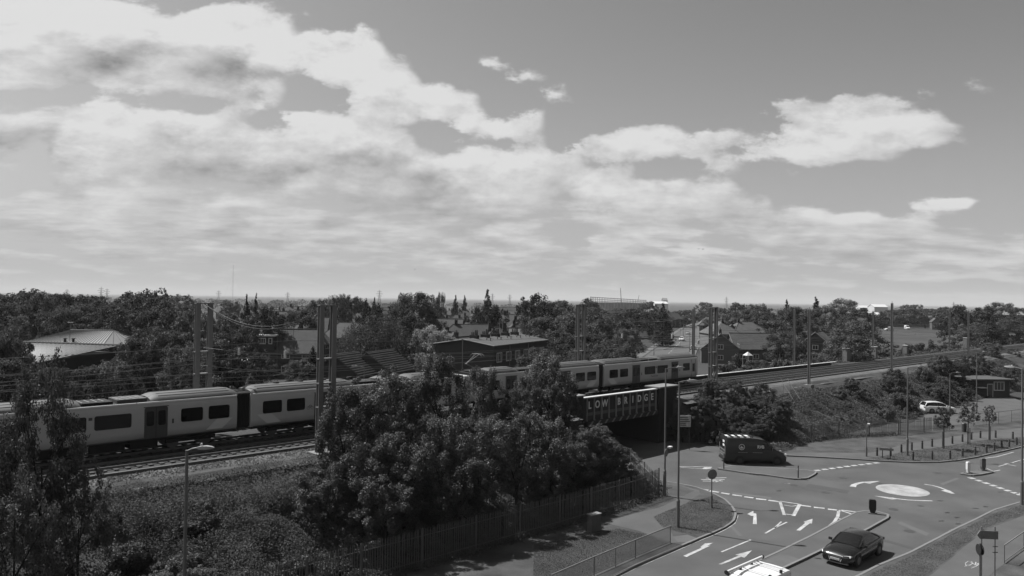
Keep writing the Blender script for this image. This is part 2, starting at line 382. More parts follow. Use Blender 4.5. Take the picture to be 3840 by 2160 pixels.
# asphalt of the junction and the road through the bridge
mb = MB(); mb.sheet([(-6, 12), (140, 12), (140, 108), (30, 108), (14, 92), (-6, 70)], 0.)
road = struct(mb.build('road', M_ASPH))
c0 = atg(2509, 1324); sdir = Vector((.28, 1)); sdir.normalize()
SC = [Vector((18, 71)), Vector((10, 78)), Vector((6, 88)), Vector((8, 104)), Vector((18, 135))]+[Vector((c0.x+(.28)*(Y-c0.y), Y)) for Y in (165, 200, 240, 300, 360, 430, 520, 640)]
def strip(name, offs, zoff, m, pts=SC, parent=None):
    mb = MB(); rows = []
    for i, p in enumerate(pts):
        t = (pts[min(i+1, len(pts)-1)]-pts[max(i-1, 0)]).normalized(); n = Vector((t.y, -t.x))
        for o in offs: rows.append((p.x+n.x*o, p.y+n.y*o, gz(p.y)+zoff))
    k = len(offs)
    mb.add(rows, [(i*k+j, i*k+j+1, (i+1)*k+j+1, (i+1)*k+j) for i in range(len(pts)-1) for j in range(k-1)])
    return mb.build(name, m, parent)
street = struct(strip('street', [-5.6, 5.6], .01, M_ASPH2, SC[2:]))
for sgn in (-1, 1):
    p = struct(strip('pavement', [sgn*5.6, sgn*5.75, sgn*7.6], .12, M_CONCD, SC[3:]))
for i in range(30):                                    # centre line of the far street
    Y = 170+i*9.; x = c0.x+(.28)*(Y-c0.y); mb = MB(); nrm = Vector((sdir.y, -sdir.x))
    a = Vector((x, Y)); b = a+sdir*4.5
    mb.add([(q.x+nrm.x*o, q.y+nrm.y*o, gz(q.y)+.022) for q in (a, b) for o in (-.09, .09)], [(0, 1, 3, 2)])
    mb.build('lane_dash', M_PAINT, street)

# --- raised verges and pavements, outlines read off the photograph and laid on the ground
def outline(fn, pts, dense=True): return [fn(*p) for p in pts]
def raised(name, poly, m, h=.11, kerb=True, kerb_pts=None):
    mb = MB(); mb.prism([(p.x, p.y) for p in poly], -.02, h); o = struct(mb.build(name, m))
    bm = bmesh.new(); bm.from_mesh(o.data); bmesh.ops.triangulate(bm, faces=bm.faces); bm.to_mesh(o.data); bm.free()
    return o
def kerb_line(pts, parent, side=1., h=.125, w=.15, piece=.92):
    # individual kerb stones laid end to end with open joints
    L = 0; segs = []
    for a, b in zip(pts, pts[1:]): segs.append((a, b, (b-a).length))
    tot = sum(s[2] for s in segs); n = max(1, int(tot/piece)); me = None
    def pos(d):
        for a, b, l in segs:
            if d <= l: return a+(b-a)*(d/l)
            d -= l
        return segs[-1][1]
    for i in range(n):
        a = pos(tot*i/n+.006); b = pos(tot*(i+1)/n-.006); d = (b-a); c = (a+b)/2
        if me is None:
            mb = MB(); mb.b2((-.5, -w/2, -.03), (.5, w/2, h)); me = mb.mesh('kerb_stone'); me.materials.append(M_KERB)
        o = bpy.data.objects.new('kerb_stone', me); col.objects.link(o); o.parent = parent
        o.location = (c.x, c.y, 0); o.rotation_euler = (0, 0, math.atan2(d.y, d.x)); o.scale = (d.length, 1, random.uniform(.97, 1.03))
def sheet_on(name, pts, z, m, parent=None):
    mb = MB(); mb.sheet([(p.x, p.y) for p in pts], z); o = mb.build(name, m, parent)
    bm = bmesh.new(); bm.from_mesh(o.data); bmesh.ops.triangulate(bm, faces=bm.faces); bm.to_mesh(o.data); bm.free()
    return o
KL = [z7(*p) for p in ((1100,683),(1220,700),(1370,735),(1480,778),(1580,830),(1640,890),(1668,950),(1645,1010),(1565,1062),(1460,1110),(1370,1145),(1290,1180),(1100,1262),(850,1370),(690,1449),(420,1580),(100,1740))]
lp_poly = KL+[Vector((-12, 22, 0)), P(-48, 22), P(-48, 14), P(-9, 14), P(-7.4, 12.5)]
verge_l = raised('grass_verge', lp_poly, M_GRASS)
kerb_line(KL, verge_l)
struct(sheet_on('footway', [z7(*p, .11) for p in ((1110,795),(1180,822),(1040,885),(830,935),(590,1000),(620,1020),(760,1052),(880,1082),(960,1110),(1060,1142),(1128,1176),(1290,1174),(1362,1142),(1150,1122),(1130,1072),(1060,1045),(990,965),(1060,930),(1260,850),(1375,772),(1362,742),(1230,708),(1108,692))], .116, M_ASPH2))
sheet_on('bare_earth_patch', [z7(*p, .11) for p in ((1112,700),(1228,714),(1330,745),(1230,790),(1112,785))], .121, M_DRY, verge_l)
sheet_on('dropped_kerb_slab', [z7(*p, .11) for p in ((1150,1124),(1270,1110),(1356,1141),(1286,1172),(1190,1172))], .121, M_PATCH, verge_l)
sheet_on('worn_or_lit_grass', [z7(*p, .11) for p in ((60,1190),(200,1150),(420,1190),(690,1215),(640,1290),(420,1262),(180,1222))], .117, M_DRY, verge_l)  # sunlit strip of the grass path, its light put in as paler grass colour

KR = [z8(*p) for p in ((620,1560),(850,1452),(1000,1372),(1250,1272),(1500,1142),(1620,1077),(1800,992),(1950,915),(2195,842),(2500,760),(2900,690))]
rv_poly = KR+[Vector((110, 66, 0)), Vector((110, 14, 0)), Vector((10, 14, 0))]
verge_r = raised('grass_verge', rv_poly, M_DRY); kerb_line(KR, verge_r)
struct(sheet_on('footway', [z8(*p, .11) for p in ((1240,1560),(1450,1425),(1580,1320),(1700,1210),(1900,1062),(2195,950),(2700,810),(2700,1010),(2195,1220),(2040,1345),(1950,1410),(1800,1560))], .116, M_ASPH2))

KF = [z8(*p) for p in ((-60,455),(230,462),(520,476),(770,491),(1000,506),(1250,518),(1500,516),(1650,501),(1800,476),(2000,431),(2195,386),(2600,300),(3000,240))]
fv_poly = KF+[Vector((130, 112, 0)), P(70, 14), P(20, 12.2), P(13.5, 12.5)]
verge_f = raised('grass_verge', fv_poly, M_GRASS); kerb_line(KF, verge_f)
struct(sheet_on('footway', [z8(*p, .11) for p in ((-40,440),(240,436),(600,433),(900,436),(1020,420),(1180,372),(1500,322),(1800,270),(2195,228),(2900,120),(2900,190),(2195,305),(1850,330),(1500,390),(1200,425),(1010,468),(900,478),(770,478),(520,468),(240,455),(-40,448))], .117, M_ASPH2))
sheet_on('worn_or_lit_grass', [z8(*p, .11) for p in ((285,352),(420,336),(900,330),(1100,322),(1280,330),(1150,366),(880,410),(560,425),(330,418))], .1165, M_DRY, verge_f)

# splitter islands
def island(pts, label_m, h=.11):
    o = raised('traffic_island', pts, label_m, h); kerb_line(pts+[pts[0]], o); return o
IA = [z7(1520,572), z7(1640,549), z7(2195,583), z8(430,588), z8(488,598), z8(470,620), z8(400,656), z8(300,658), z8(0,614), z7(1850,622)]
IB = [z8(*p) for p in ((175,1262),(470,1117),(700,992),(830,927),(960,922),(1072,950),(1093,968),(880,1088),(590,1215),(385,1316),(150,1425),(-60,1370))]
IC = [z8(*p) for p in ((1672,615),(1740,601),(1900,590),(1938,600),(1850,619),(1760,629))]
isl_a = island(IA, M_ASPH2); isl_b = island(IB, M_ASPH2); isl_c = island(IC, M_CONCD)
sheet_on('tactile_slab', [z8(*p, .11) for p in ((190,1270),(250,1275),(362,1318),(150,1418),(-40,1368))], .121, M_PATCH, isl_b)

# --- painted markings, each a piece of its own
def mark(name, fn, pts): return sheet_on(name, [fn(*p) for p in pts], .012, M_PAINT, road)
def bar(name, fn, a, b, wpx=None, wm=.15):
    p, q = fn(*a), fn(*b); d = (q-p).normalized(); n = Vector((d.y, -d.x, 0))*wm/2
    mb = MB(); mb.sheet([(v.x, v.y) for v in (p-n, q-n, q+n, p+n)], .012); return mb.build(name, M_PAINT, road)
for a, b in (((1290,714),(1352,722)),((1368,733),(1440,744)),((1452,749),(1528,760)),((1545,765),(1615,776)),((1638,781),(1718,792)),((1735,797),(1812,807)),((1832,813),(1918,822)),((1935,826),(2020,838))):
    bar('give_way_dash', z7, a, b, wm=.34)
for a, b in (((360,868),(442,879)),((465,884),(554,893)),((580,899),(668,909))): bar('give_way_dash', z8, a, b, wm=.34)
bar('edge_line', z8, (690,907), (842,926), wm=.2)
# give-way triangle
for a, b, w in (((186,835),(222,948),.22),((350,858),(297,955),.26),((186,834),(348,858),.2),((222,866),(285,876),.14),((285,876),(325,870),.14),((228,940),(292,945),.14)):
    bar('triangle_stroke', z8, a, b, wm=w)
mark('direction_arrow', z7, ((1760,940),(1812,912),(1812,932),(1836,936),(1840,1024),(1806,1022),(1812,955),(1796,955)))
mark('direction_arrow', z8, ((320,1074),(395,1012),(378,1004),(455,978),(450,1020),(432,1016),(352,1077)))
mark('direction_arrow', z7, ((1234,1284),(1385,1217),(1375,1212),(1412,1182),(1480,1177),(1430,1203),(1458,1200),(1262,1294)))
mark('direction_arrow', z7, ((1524,1352),(1690,1283),(1660,1276),(1800,1239),(1738,1300),(1712,1292),(1548,1357)))
bar('lane_line', z7, (1548,1252), (1790,1152), wm=.12); bar('lane_line', z7, (1908,1099), (1985,1055), wm=.13); bar('lane_line', z7, (1985,1055), (2088,1006), wm=.13); bar('lane_line', z7, (1985,1055), (2042,1002), wm=.12)
for a, b, w in (((672,905),(662,960),.22),((662,960),(630,1010),.22),((630,1010),(552,1073),.22),((690,912),(800,946),.2),((668,975),(722,992),.16),((604,1042),(626,1048),.14)): bar('hatch_line', z8, a, b, wm=w)
for a, b in (((470,588),(540,576)),((548,571),(610,562)),((570,556),(622,550)),((610,551),(690,541)),((690,541),(752,532)),((752,533),(820,524)),((812,526),(880,518)),((880,520),(946,513)),((945,515),(1018,513))):
    pass
for i in range(9):
    a = (474+i*60.5, 582-i*8.6+i*i*.12); bar('give_way_dash', z8, a, (a[0]+42, a[1]-3.4), wm=.42)
for i in range(7):
    t = i/6; a = (1745+t*355, 638+t*122); bar('give_way_dash', z8, a, (a[0]+38, a[1]+12.5), wm=.5)
mark('give_way_dash', z8, ((2120,770),(2165,765),(2170,786),(2140,785)))
# mini roundabout
rc = z8(1194, 744); rr = (z8(1420,760)-z8(970,735)).length/2*.95
mb = MB(); mb.sheet([(rc.x+rr*math.cos(2*math.pi*i/48), rc.y+rr*math.sin(2*math.pi*i/48)) for i in range(48)], .014)
m_rb = mat('roundabout_paint', .2, .7, .3, var=.35, scale=5, detail=10, var2=.3, scale2=.9); mb.build('mini_roundabout_disc', m_rb, road)
def ribbon(name, fn, pts, wm):
    ps = [fn(*p) for p in pts]; L, Rr = [], []
    for i, p in enumerate(ps):
        d = (ps[min(i+1, len(ps)-1)]-ps[max(0, i-1)]).normalized(); w = wm[i] if isinstance(wm, (list, tuple)) else wm
        n = Vector((d.y, -d.x, 0))*w/2; L.append(p-n); Rr.append(p+n)
    k = len(ps); mb = MB(); mb.add([(v.x, v.y, .013) for v in L+Rr], [(i, i+1, k+i+1, k+i) for i in range(k-1)]); return mb.build(name, M_PAINT, road)
ribbon('roundabout_arrow', z8, ((785,716),(795,700),(825,688),(870,678),(900,682),(1005,668)), [.5,.4,.35,.3,.7,.05])
ribbon('roundabout_arrow', z8, ((1375,694),(1440,704),(1500,720),(1555,742),(1550,748),(1612,772)), [.15,.2,.22,.25,.7,.3])
ribbon('roundabout_arrow', z8, ((1440,831),(1340,829),(1240,824),(1150,814),(1110,812),(968,791)), [.2,.22,.22,.22,.7,.05])
# bay lines on the right-hand arm
for a, b in (((1985,548),(2195,488)),((2035,527),(2110,516)),((2065,532),(2130,545)),((1890,565),(1940,586)),((1940,588),(2000,577)),((1830,487),(1970,468)),((1970,468),(2110,430)),((2160,510),(2195,514))): bar('bay_line', z8, a, b, wm=.12)
# slow marking and give-way text by the bridge
for a, b in (((1380,655),(1500,660)),((1395,668),(1490,672)),((1420,645),(1590,640)),((1440,652),(1575,655)),((1460,664),(1560,668)),((1500,676),(1540,662))): bar('slow_marking_stroke', z7, a, b, wm=.16)
bar('edge_line', z7, (1200,549), (1470,551), wm=.14); bar('edge_line', z7, (1210,556), (1390,566), wm=.1)
mark('direction_arrow', z7, ((1385,568),(1410,553),(1470,556),(1460,566),(1420,570)))
bar('edge_line', z7, (2065,688), (2110,688), wm=.16)
# thin pale line along the kerb
ribbon('edge_line', z7, [(p[0]+14, p[1]+6) for p in ((1370,735),(1480,778),(1580,830),(1640,890),(1668,950),(1645,1010),(1565,1062),(1460,1110),(1370,1145),(1290,1180),(1100,1262),(850,1370),(690,1449))], .1)
ribbon('edge_line', z8, [(p[0]-16, p[1]-8) for p in ((850,1452),(1000,1372),(1250,1272),(1500,1142),(1620,1077),(1800,992))], .1)
# dark leaves and litter specks on the carriageway
for x, y in ((1345,873),(1505,830),(1565,928),(1640,968),(1512,996),(1650,1020),(1795,892),(1880,878),(1770,998),(1010,686),(235,687),(180,748),(500,1305),(2005,757)):
    p = z8(x, y); mb = MB(); a = random.random()*6
    mb.sheet([(p.x+.3*math.cos(a+t)*k, p.y+.3*math.sin(a+t)*k*.4) for t, k in ((0, 1), (.8, .7), (2, .5), (3.1, 1.1), (4.2, .6), (5.3, .8))], .014); mb.build('tar_patch', M_DARK, road)

# ironwork and old trench repairs in the carriageway
M_TRENCH = mat('trench_repair', .040, .85, .25, var=.2, scale=50, bump=.2, bscale=120); M_TRENCH2 = mat('pale_repair', .064, .85, .25, var=.2, scale=50, bump=.2, bscale=120)
for x, y, r in ((560,760,.33),(1120,900,.33),(300,700,.3),(700,640,.33),(1480,600,.33),(880,1010,.3),(1250,1080,.33)):
    p = z8(x, y); mb = MB(); mb.sheet([(p.x+r*math.cos(2*math.pi*i/16), p.y+r*math.sin(2*math.pi*i/16)) for i in range(16)], .010); mb.build('manhole_cover', mat('cast_iron', .03, .6, .4), road)
for pts, m_ in ((((420,690),(760,745),(740,770),(400,712)), M_TRENCH), (((1180,1000),(1420,1100),(1390,1120),(1150,1015)), M_TRENCH2), (((-200,760),(120,800),(110,815),(-210,774)), M_TRENCH2), (((640,560),(900,548),(905,556),(640,570)), M_TRENCH), (((1500,690),(1640,640),(1665,648),(1530,702)), M_TRENCH2), (((950,1120),(1350,1230),(1330,1246),(930,1132)), M_TRENCH), (((-640,1150),(-330,1060),(-320,1070),(-630,1164)), M_TRENCH), (((-300,940),(-120,1120),(-150,1124),(-320,946)), M_TRENCH2)):
    sheet_on('trench_repair', [z8(*p) for p in pts], .006, m_, road)
# ------------------------------------------------------------------ embankment
def emb_z(w, s=None):                                  # near-side profile; the toe curves in to meet the bridge
    if w < 6.6: return 4.42
    toe = 16.2 if s is None else min(16.2, 7.6+max(0., s-9.5)*1.1) if s > 0 else min(16.2, 9.0+max(0., -7.5-s)*1.4)
    return max(-2., 4.42-(w-6.6)*4.42/(toe-6.6))
def emb_zf(w): return 4.42 if w > -5.6 else max(-4., 4.42+(w+5.6)*4.42/9.)
def embankment(s0, s1):
    prof = [-24, -19, -15, -12, -9, -7, -5.6, -4.7, 5, 6.6, 8, 9.5, 11, 12.5, 14, 15.2, 16.4, 18.5]
    ss = np.arange(s0, s1+.1, 2.5 if s1-s0 < 200 else 2.6); mb = MB(); rnd = random.Random(3)
    vs = []
    for s in ss:
        for w in prof:
            z = emb_zf(w) if w < 0 else emb_z(w, s); p = TP(s, w, z)
            if abs(w) > 7 and z > .2: p.z += rnd.uniform(-.18, .2)
            vs.append(p)
    k = len(prof); mb.add(vs, [(i*k+j, (i+1)*k+j, (i+1)*k+j+1, i*k+j+1) for i in range(len(ss)-1) for j in range(k-1)])
    for base in (0, (len(ss)-1)*k): mb.add([vs[base+j] for j in range(k)]+[Vector((vs[base+j].x, vs[base+j].y, -4)) for j in range(k)], [(j, j+1, k+j+1, k+j) for j in range(k-1)])
    return struct(mb.build('embankment', M_EARTH))
embankment(-150, -7.5); embankment(9.5, 430)
def track_strip(name, ws, zs, m, s0, s1, step=3.):
    ss = list(np.arange(s0, s1, step))+[s1]; mb = MB(); k = len(ws)
    mb.add([TP(s, w, z) for s in ss for w, z in zip(ws, zs)], [(i*k+j, (i+1)*k+j, (i+1)*k+j+1, i*k+j+1) for i in range(len(ss)-1) for j in range(k-1)])
    return mb.build(name, m)
struct(track_strip('trackbed', [-4.6, 4.25], [4.50, 4.50], M_BALLASTD, -150, 430))
struct(track_strip('ballast_shoulder', [4.25, 5.2, 7.3], [4.515, 4.50, 4.18], M_BALLAST, -150, -7.4))
struct(track_strip('ballast_shoulder', [4.25, 5.9, 7.4], [4.515, 4.49, 4.1], M_BALLAST, 9.4, 430))
# loose stones along the shoulder: uncountable
def stones(name, n, s0, s1, w0, w1, zf, r0, r1):
    rs = np.random.RandomState(11); mb = MB(); base = [Vector(v) for v in ((1,0,0),(-.9,.2,0),(0,1,.1),(.1,-1,0),(0,0,.8))]
    for _ in range(n):
        s = rs.uniform(s0, s1); w = rs.uniform(w0, w1); r = rs.uniform(r0, r1); M = Matrix.Rotation(rs.uniform(0, 6.3), 3, 'Z')
        p = TP(s, w, zf(w)); mb.add([p+M @ (v*r*rs.uniform(.7, 1.2)) for v in base], [(0, 2, 4), (2, 1, 4), (1, 3, 4), (3, 0, 4)])
    return stuff(mb.build(name, M_BALLAST, fix=False))
o = stones('ballast_stones', 9000, -62, -12, 4.3, 7.6, lambda w: 4.5-max(0, w-5.2)*.15, .05, .12); o['label'] = 'grey ballast stones along the near edge of the line'; o['category'] = 'ballast'
# rails and sleepers
TRK = (-1.4, 1.95)
for tc_ in TRK:
    for dw in (-.72, .72):
        mb = MB(); ss = list(np.arange(-150, 431, 4.)); w = tc_+dw
        rings = [[TP(s, w-.035, 4.55), TP(s, w+.035, 4.55), TP(s, w+.035, 4.70), TP(s, w-.035, 4.70)] for s in ss]
        mb.loft(rings); struct(mb.build('rail', M_RAIL))
    mb = MB()
    for s in np.arange(-66, 180, .65):
        c = TP(s, tc_, 4.53); a = TRACK_A-math.atan((bend(s+.5)-bend(s-.5)))
        mb.box(c, (.26, 2.5, .10), a)
    o = struct(mb.build('sleepers', M_SLEEPER))
# concrete cable trough forming the pale edge line, lid by lid
mb = MB(); mb.b2((-.49, -.11, 0), (.49, .11, .10)); lid_me = mb.mesh('trough_lid'); lid_me.materials.append(M_CONCD)
mb = MB(); ss = list(np.arange(-150, 431, 4.)); mb.loft([[TP(s, 4.32, 4.40), TP(s, 4.58, 4.40), TP(s, 4.58, 4.585), TP(s, 4.32, 4.585)] for s in ss])
trough = struct(mb.build('cable_trough', M_CONCD))
for i in range(280):
    s = -62+i*1.0
    if s > 150: break
    o = bpy.data.objects.new('trough_lid', lid_me); col.objects.link(o); o.parent = trough; o.location = TP(s, 4.45, 4.59); o.rotation_euler = (0, 0, TRACK_A-math.atan(bend(s+.5)-bend(s-.5)))
# low parapet wall on the far side, right of the bridge
mb = MB(); ss = list(np.arange(9, 72, 3.)); mb.loft([[TP(s, -4.15, 4.3), TP(s, -3.85, 4.3), TP(s, -3.85, 4.93), TP(s, -4.15, 4.93)] for s in ss])
pw = thing('parapet_wall', 'long low concrete wall with pale coping along the far side of the tracks', 'wall')
mb.build('wall', M_BRICK, pw)
for s in np.arange(9, 70, 2.0):
    mb = MB(); a = TP(s+.01, -4, 4.97); b = TP(s+1.99, -4, 4.97); d = b-a; mb.box((a+b)/2, (d.length, .36, .08), math.atan2(d.y, d.x)); mb.build('coping_stone', M_WHITE, pw)

# ------------------------------------------------------------------ the low bridge
br = thing('railway_bridge', 'dark steel girder railway bridge with LOW BRIDGE in white letters', 'bridge', P(0, 0, 0), TRACK_A)
def L(s, w, z): return (s, -w, z)                       # bridge-local: x along the line, -y towards the camera
GW = 5.2
mb = MB(); mb.b2(L(-7.5, 5.0, 3.55), L(9.6, -5.0, 4.40)); mb.build('deck', M_CONCD, br)
for w in (GW, -GW):
    g = MB(); sg = 1 if w > 0 else -1
    g.b2(L(-5.6, w-.04, 3.45), L(7.1, w+.04, 5.66)); o = g.build('girder', M_GIRD, br)
    f = MB(); f.b2(L(-5.75, w-.25, 5.66), L(7.25, w+.25, 5.76)); f.build('top_flange', M_PALE if w > 0 else M_GIRD, br)
    f = MB(); f.b2(L(-5.6, w-.22, 3.36), L(7.1, w+.22, 3.45)); f.build('bottom_flange', M_GIRD, br)
M_STIFF = mat('stiffener_steel', .16, .6, .4, var=.2)
for i in range(11):                                    # stiffeners between the letters
    s = -4.62+i*1.135; mb = MB(); mb.b2(L(s-.035, GW+.04, 3.62), L(s+.035, GW+.2, 5.655)); mb.b2(L(s-.035, GW+.04, 3.46), L(s+.035, GW+.26, 3.60)); mb.build('stiffener', M_STIFF, br)
M_LETW = mat('bridge_letter_white', .5, .6, .3, var=.12, scale=4)
for i, ch in enumerate('LOW BRIDGE'):
    if ch == ' ': continue
    s = -4.62+i*1.135+.567
    me = text_mesh(ch, .98, .03, .018); xs_ = [v.co.x for v in me.vertices]; cx = (max(xs_)+min(xs_))/2
    o = link('letter', me, M_LETW, br); o.rotation_euler = (math.pi/2, 0, 0); o.location = L(s-cx*.9, GW+.07, 4.62); o.scale = (.9, 1, 1)
for i in range(10):                                    # worn hazard boards under the letters
    s = -4.6+i*1.135; mb = MB(); mb.b2(L(s+.04, GW+.05, 3.95), L(s+1.06, GW+.075, 4.25)); mb.build('faded_panel', mat('faded_panel', .07, .8, .2, var=.4, scale=3), br)
    mb = MB(); y = GW+.36; z0, z1 = 3.06, 3.44
    mb.add([L(s+.15, y, z0), L(s+.45, y, z0), L(s+.85, y, z1), L(s+.55, y, z1)], [(0, 1, 2, 3)]); mb.build('hazard_stripe', mat('hazard_white', .12, .8, .2, var=.6, scale=4), br)
mb = MB(); mb.b2(L(-4.7, GW+.28, 3.05), L(6.9, GW+.35, 3.45)); mb.build('hazard_beam', M_GIRD, br)
for s0, s1, zt in ((-7.4, -5.45, 5.95), (6.9, 10.2, 5.80)):      # brick end piers with stone caps
    mb = MB(); mb.b2(L(s0, GW+.45, -.1), L(s1, GW-1.2, zt)); mb.build('pier', M_BRICK, br)
    mb = MB(); mb.b2(L(s0-.15, GW+.62, zt), L(s1+.15, GW-1.35, zt+.14)); mb.build('cap_stone', M_CONC, br)
for s0, s1 in ((-8.2, -5.6), (7.05, 9.8)):
    mb = MB(); mb.b2(L(s0, GW-.9, -.1), L(s1, -6.2, 3.55)); mb.build('abutment', M_BRICK, br)
def wing(a, b, za, zb):
    mb = MB(); d = (Vector(b)-Vector(a)).normalized(); n = Vector((d.y, -d.x))*.25; vs = []
    for p, z in ((a, za), (b, zb)):
        for q in (-1, 1):
            vs += [L(p[0]+n.x*q, p[1]+n.y*q, -.1), L(p[0]+n.x*q, p[1]+n.y*q, z)]
    mb.add(vs, [(0, 1, 5, 4), (2, 6, 7, 3), (1, 3, 7, 5), (4, 5, 7, 6), (0, 2, 3, 1)]); mb.build('wing_wall', M_BRICK, br)
wing((-6.2, 5.6), (-8.2, 13.0), 2.2, .6); wing((9.9, 5.5), (12.6, 10.0), 4.2, 2.6)
# faded notice board on the right-hand wing wall
nb = thing('notice_board', 'faded white notice board on the dark wall beside the bridge', 'sign', (atY(2567, 1600, 76).x, 76, 0), R(-4))
mb = MB(); mb.b2((-.62, -.06, 2.3), (.62, 0, 3.45)); mb.build('board', mat('faded_notice', .26, .8, .2, var=.6, scale=5), nb)
for s in (-.5, .5): mb = MB(); mb.b2((s-.03, .002, 0), (s+.03, .05, 3.4)); mb.build('post', M_DARK, nb)
for i in range(5):
    mb = MB(); mb.b2((-.55, -.075, 2.43+i*.19), (random.uniform(.1, .55), -.062, 2.51+i*.19)); mb.build('text_line', M_DARK, nb)
# ================================================================== THE TRAIN
CL = 19.2
SIDE = [(1.22, .86), (1.36, 1.05), (1.40, 1.35), (1.40, 2.75), (1.37, 3.0), (1.30, 3.20)]
ROOFP = [(1.30, 3.24), (1.20, 3.42), (1.0, 3.56), (.6, 3.68), (0, 3.73)]
def mirror(ps): return [(-a, b) for a, b in ps[::-1]]
def plate(mb, x0, x1, z0, z1, y, r=.1, th=.012, sgn=-1):
    pts = rrect(x0, x1, z0, z1, r); mb.yprism(pts, sgn*y, sgn*(y+th))
def carriage(s0, label, cab=False, panto=False, wells=((1.0, 6.2),), domes=()):
    c = thing('train_carriage', label, 'train carriage', TP(s0, TRK[0], RAIL), TRACK_A, 'carriages of the passenger train')
    L_ = CL
    # body sides and ends
    mb = MB(); ring = SIDE+[(1.30, 3.24)]
    full = [(-y, z) for y, z in ring]+[(y, z) for y, z in ring[::-1]]
    xs_ = [0, .12, 1, 5, 10, 15, L_-(1.9 if cab else .12)]
    rings = [[(x, y*(1 if 0 < i < len(xs_)-1 or cab and i else .97), z) for y, z in full] for i, x in enumerate(xs_)]
    if cab:
        for dx, ky, kz in ((-1.0, .985, 1.), (-.45, .94, .985), (-.12, .84, .93), (.05, .70, .80)):
            rings.append([(L_+dx, y*ky, .86+(z-.86)*kz) for y, z in full])
    mb.loft(rings); mb.build('body', M_TRAIN, c, True)
    # pale cantrail strip each side
    for sg in (-1, 1):
        for a, b in ((.15, 5.2), (5.26, 12.4), (12.46, L_-(.5 if cab else .15))):
            t = MB(); t.xprism([(sg*1.306, 3.17), (sg*1.335, 3.17), (sg*1.318, 3.265), (sg*1.285, 3.275)], a, b); t.build('cantrail', M_TRIM if a < 1 or a > 12 else M_TRAINL, c)
    # roof: high sections between sunken equipment wells
    def roof(a, b, ends=True):
        m = MB(); prof = ROOFP+mirror(ROOFP)[1:]; e = .55 if ends else .05
        rg = []
        for x, k in ((a, .62), (a+e*.5, .9), (a+e, 1), (b-e, 1), (b-e*.5, .9), (b, .62)): rg.append([(x, y, 3.22+(z-3.22)*k) for y, z in prof])
        m.loft(rg); r_ = m.build('roof', M_TROOF, c, True)
        for y in (-.95, -.55, .55, .95):
            zr = 3.59 if abs(y) > .7 else 3.695
            s_ = MB(); s_.b2((a+e, y-.02, zr-.02), (b-e, y+.02, zr+.015)); s_.build('roof_rib', M_TROOF, r_)
    x = .05
    for a, b in list(wells)+[(L_-(.25 if cab else .05), None)]:
        if a-x > 1.0: roof(x, a)
        if b is None: break
        w_ = MB(); w_.b2((a, -1.24, 3.1), (b, 1.24, 3.27)); w_.build('roof_well', M_TDARK, c)
        n = max(1, int((b-a)/1.7)); step = (b-a)/n
        for i in range(n):
            k = MB(); k.b2((a+i*step+.12, -.92, 3.26), (a+(i+1)*step-.12, .92, 3.44+.06*(i % 2))); u = k.build('roof_unit', M_TROOF if i % 2 else M_TDARK, c)
            for q in range(4):
                f = MB(); f.b2((a+i*step+.2+q*step*.2, -.7, 3.44+.06*(i % 2)), (a+i*step+.27+q*step*.2, .7, 3.47+.06*(i % 2))); f.build('grille_bar', M_STEEL, u)
        x = b
    for dx in domes:
        d = MB(); d.tube((dx, .1, 3.70), (dx, .1, 3.82), .26, .2, 12); d.build('antenna_dome', M_TDARK, c)
    # windows and doors, both sides
    wins = [(.87, 2.35), (2.75, 4.22), (7.4, 9.5), (9.95, 12.1)]+([(15.4, 16.9)] if cab else [(15.2, 16.65), (17.05, 18.5)])
    for sg in (-1, 1):
        for a, b in wins:
            m = MB(); plate(m, a, b, 1.76, 2.66, 1.40, .13, .014, sg); m.build('window', M_TWIN, c)
        for a, b in ((5.02, 6.5), (12.88, 14.34)):
            m = MB(); plate(m, a, b, .92, 2.92, 1.40, .12, .012, sg); d = m.build('door', M_TDOOR, c)
            mid = (a+b)/2
            m = MB(); m.b2((mid-.012, sg*1.412, .95), (mid+.012, sg*1.42, 2.9)); m.build('door_seam', M_TDARK, d)
            for q in (-1, 1):
                m = MB(); x0, x1 = sorted((mid+q*.13, mid+q*.6)); plate(m, x0, x1, 1.72, 2.68, 1.412, .12, .01, sg); m.build('door_window', M_TWIN, d)
            m = MB(); m.b2((a-.05, sg*1.40, 2.92), (b+.05, sg*1.43, 2.97)); m.build('door_header', M_TROOF, d)
        for a in (6.75, 14.62):
            m = MB(); plate(m, a, a+.12, 1.75, 2.05, 1.40, .02, .01, sg); m.build('door_control', M_TDOOR, c)
        m = MB(); plate(m, 9.62, 9.83, 2.42, 2.6, 1.40, .02, .01, sg); m.build('speaker_grille', M_TDOOR, c)
        # pale diagonal livery flashes beside the gangways
        for x0 in ((1.2,) if cab else (1.2, L_-2.6)):
            m = MB(); fl = -1 if x0 > 5 else 1
            xx = [x0, x0+1.1, x0+.35, x0-.75] if fl == 1 else [x0+1.4, x0+.3, x0+1.05, x0+2.15]
            pts = list(zip(xx, (1.06, 1.06, 1.74, 1.74)))
            m.yprism([(p[0], p[1]) for p in pts], sg*1.401 if False else sg*1.39, sg*1.404); m.build('livery_flash', M_TRAINL, c)
        m = MB(); m.b2((.2, sg*1.30, .88), (L_-(1.6 if cab else .2), sg*1.375, .94)); m.build('sill_strip', M_TDOOR, c)
    # underframe equipment and bogies
    n_box = ((5.2, 6.6), (6.9, 9.4), (9.7, 11.8), (12.1, 13.8))
    for a, b in n_box:
        m = MB(); m.b2((a, -1.22, .32), (b, 1.22, .88)); m.build('equipment_case', M_TDARK, c)
    m = MB(); m.b2((.1, -1.15, .70), (L_-(.9 if cab else .1), 1.15, .90)); m.build('underframe', M_TDARK, c)
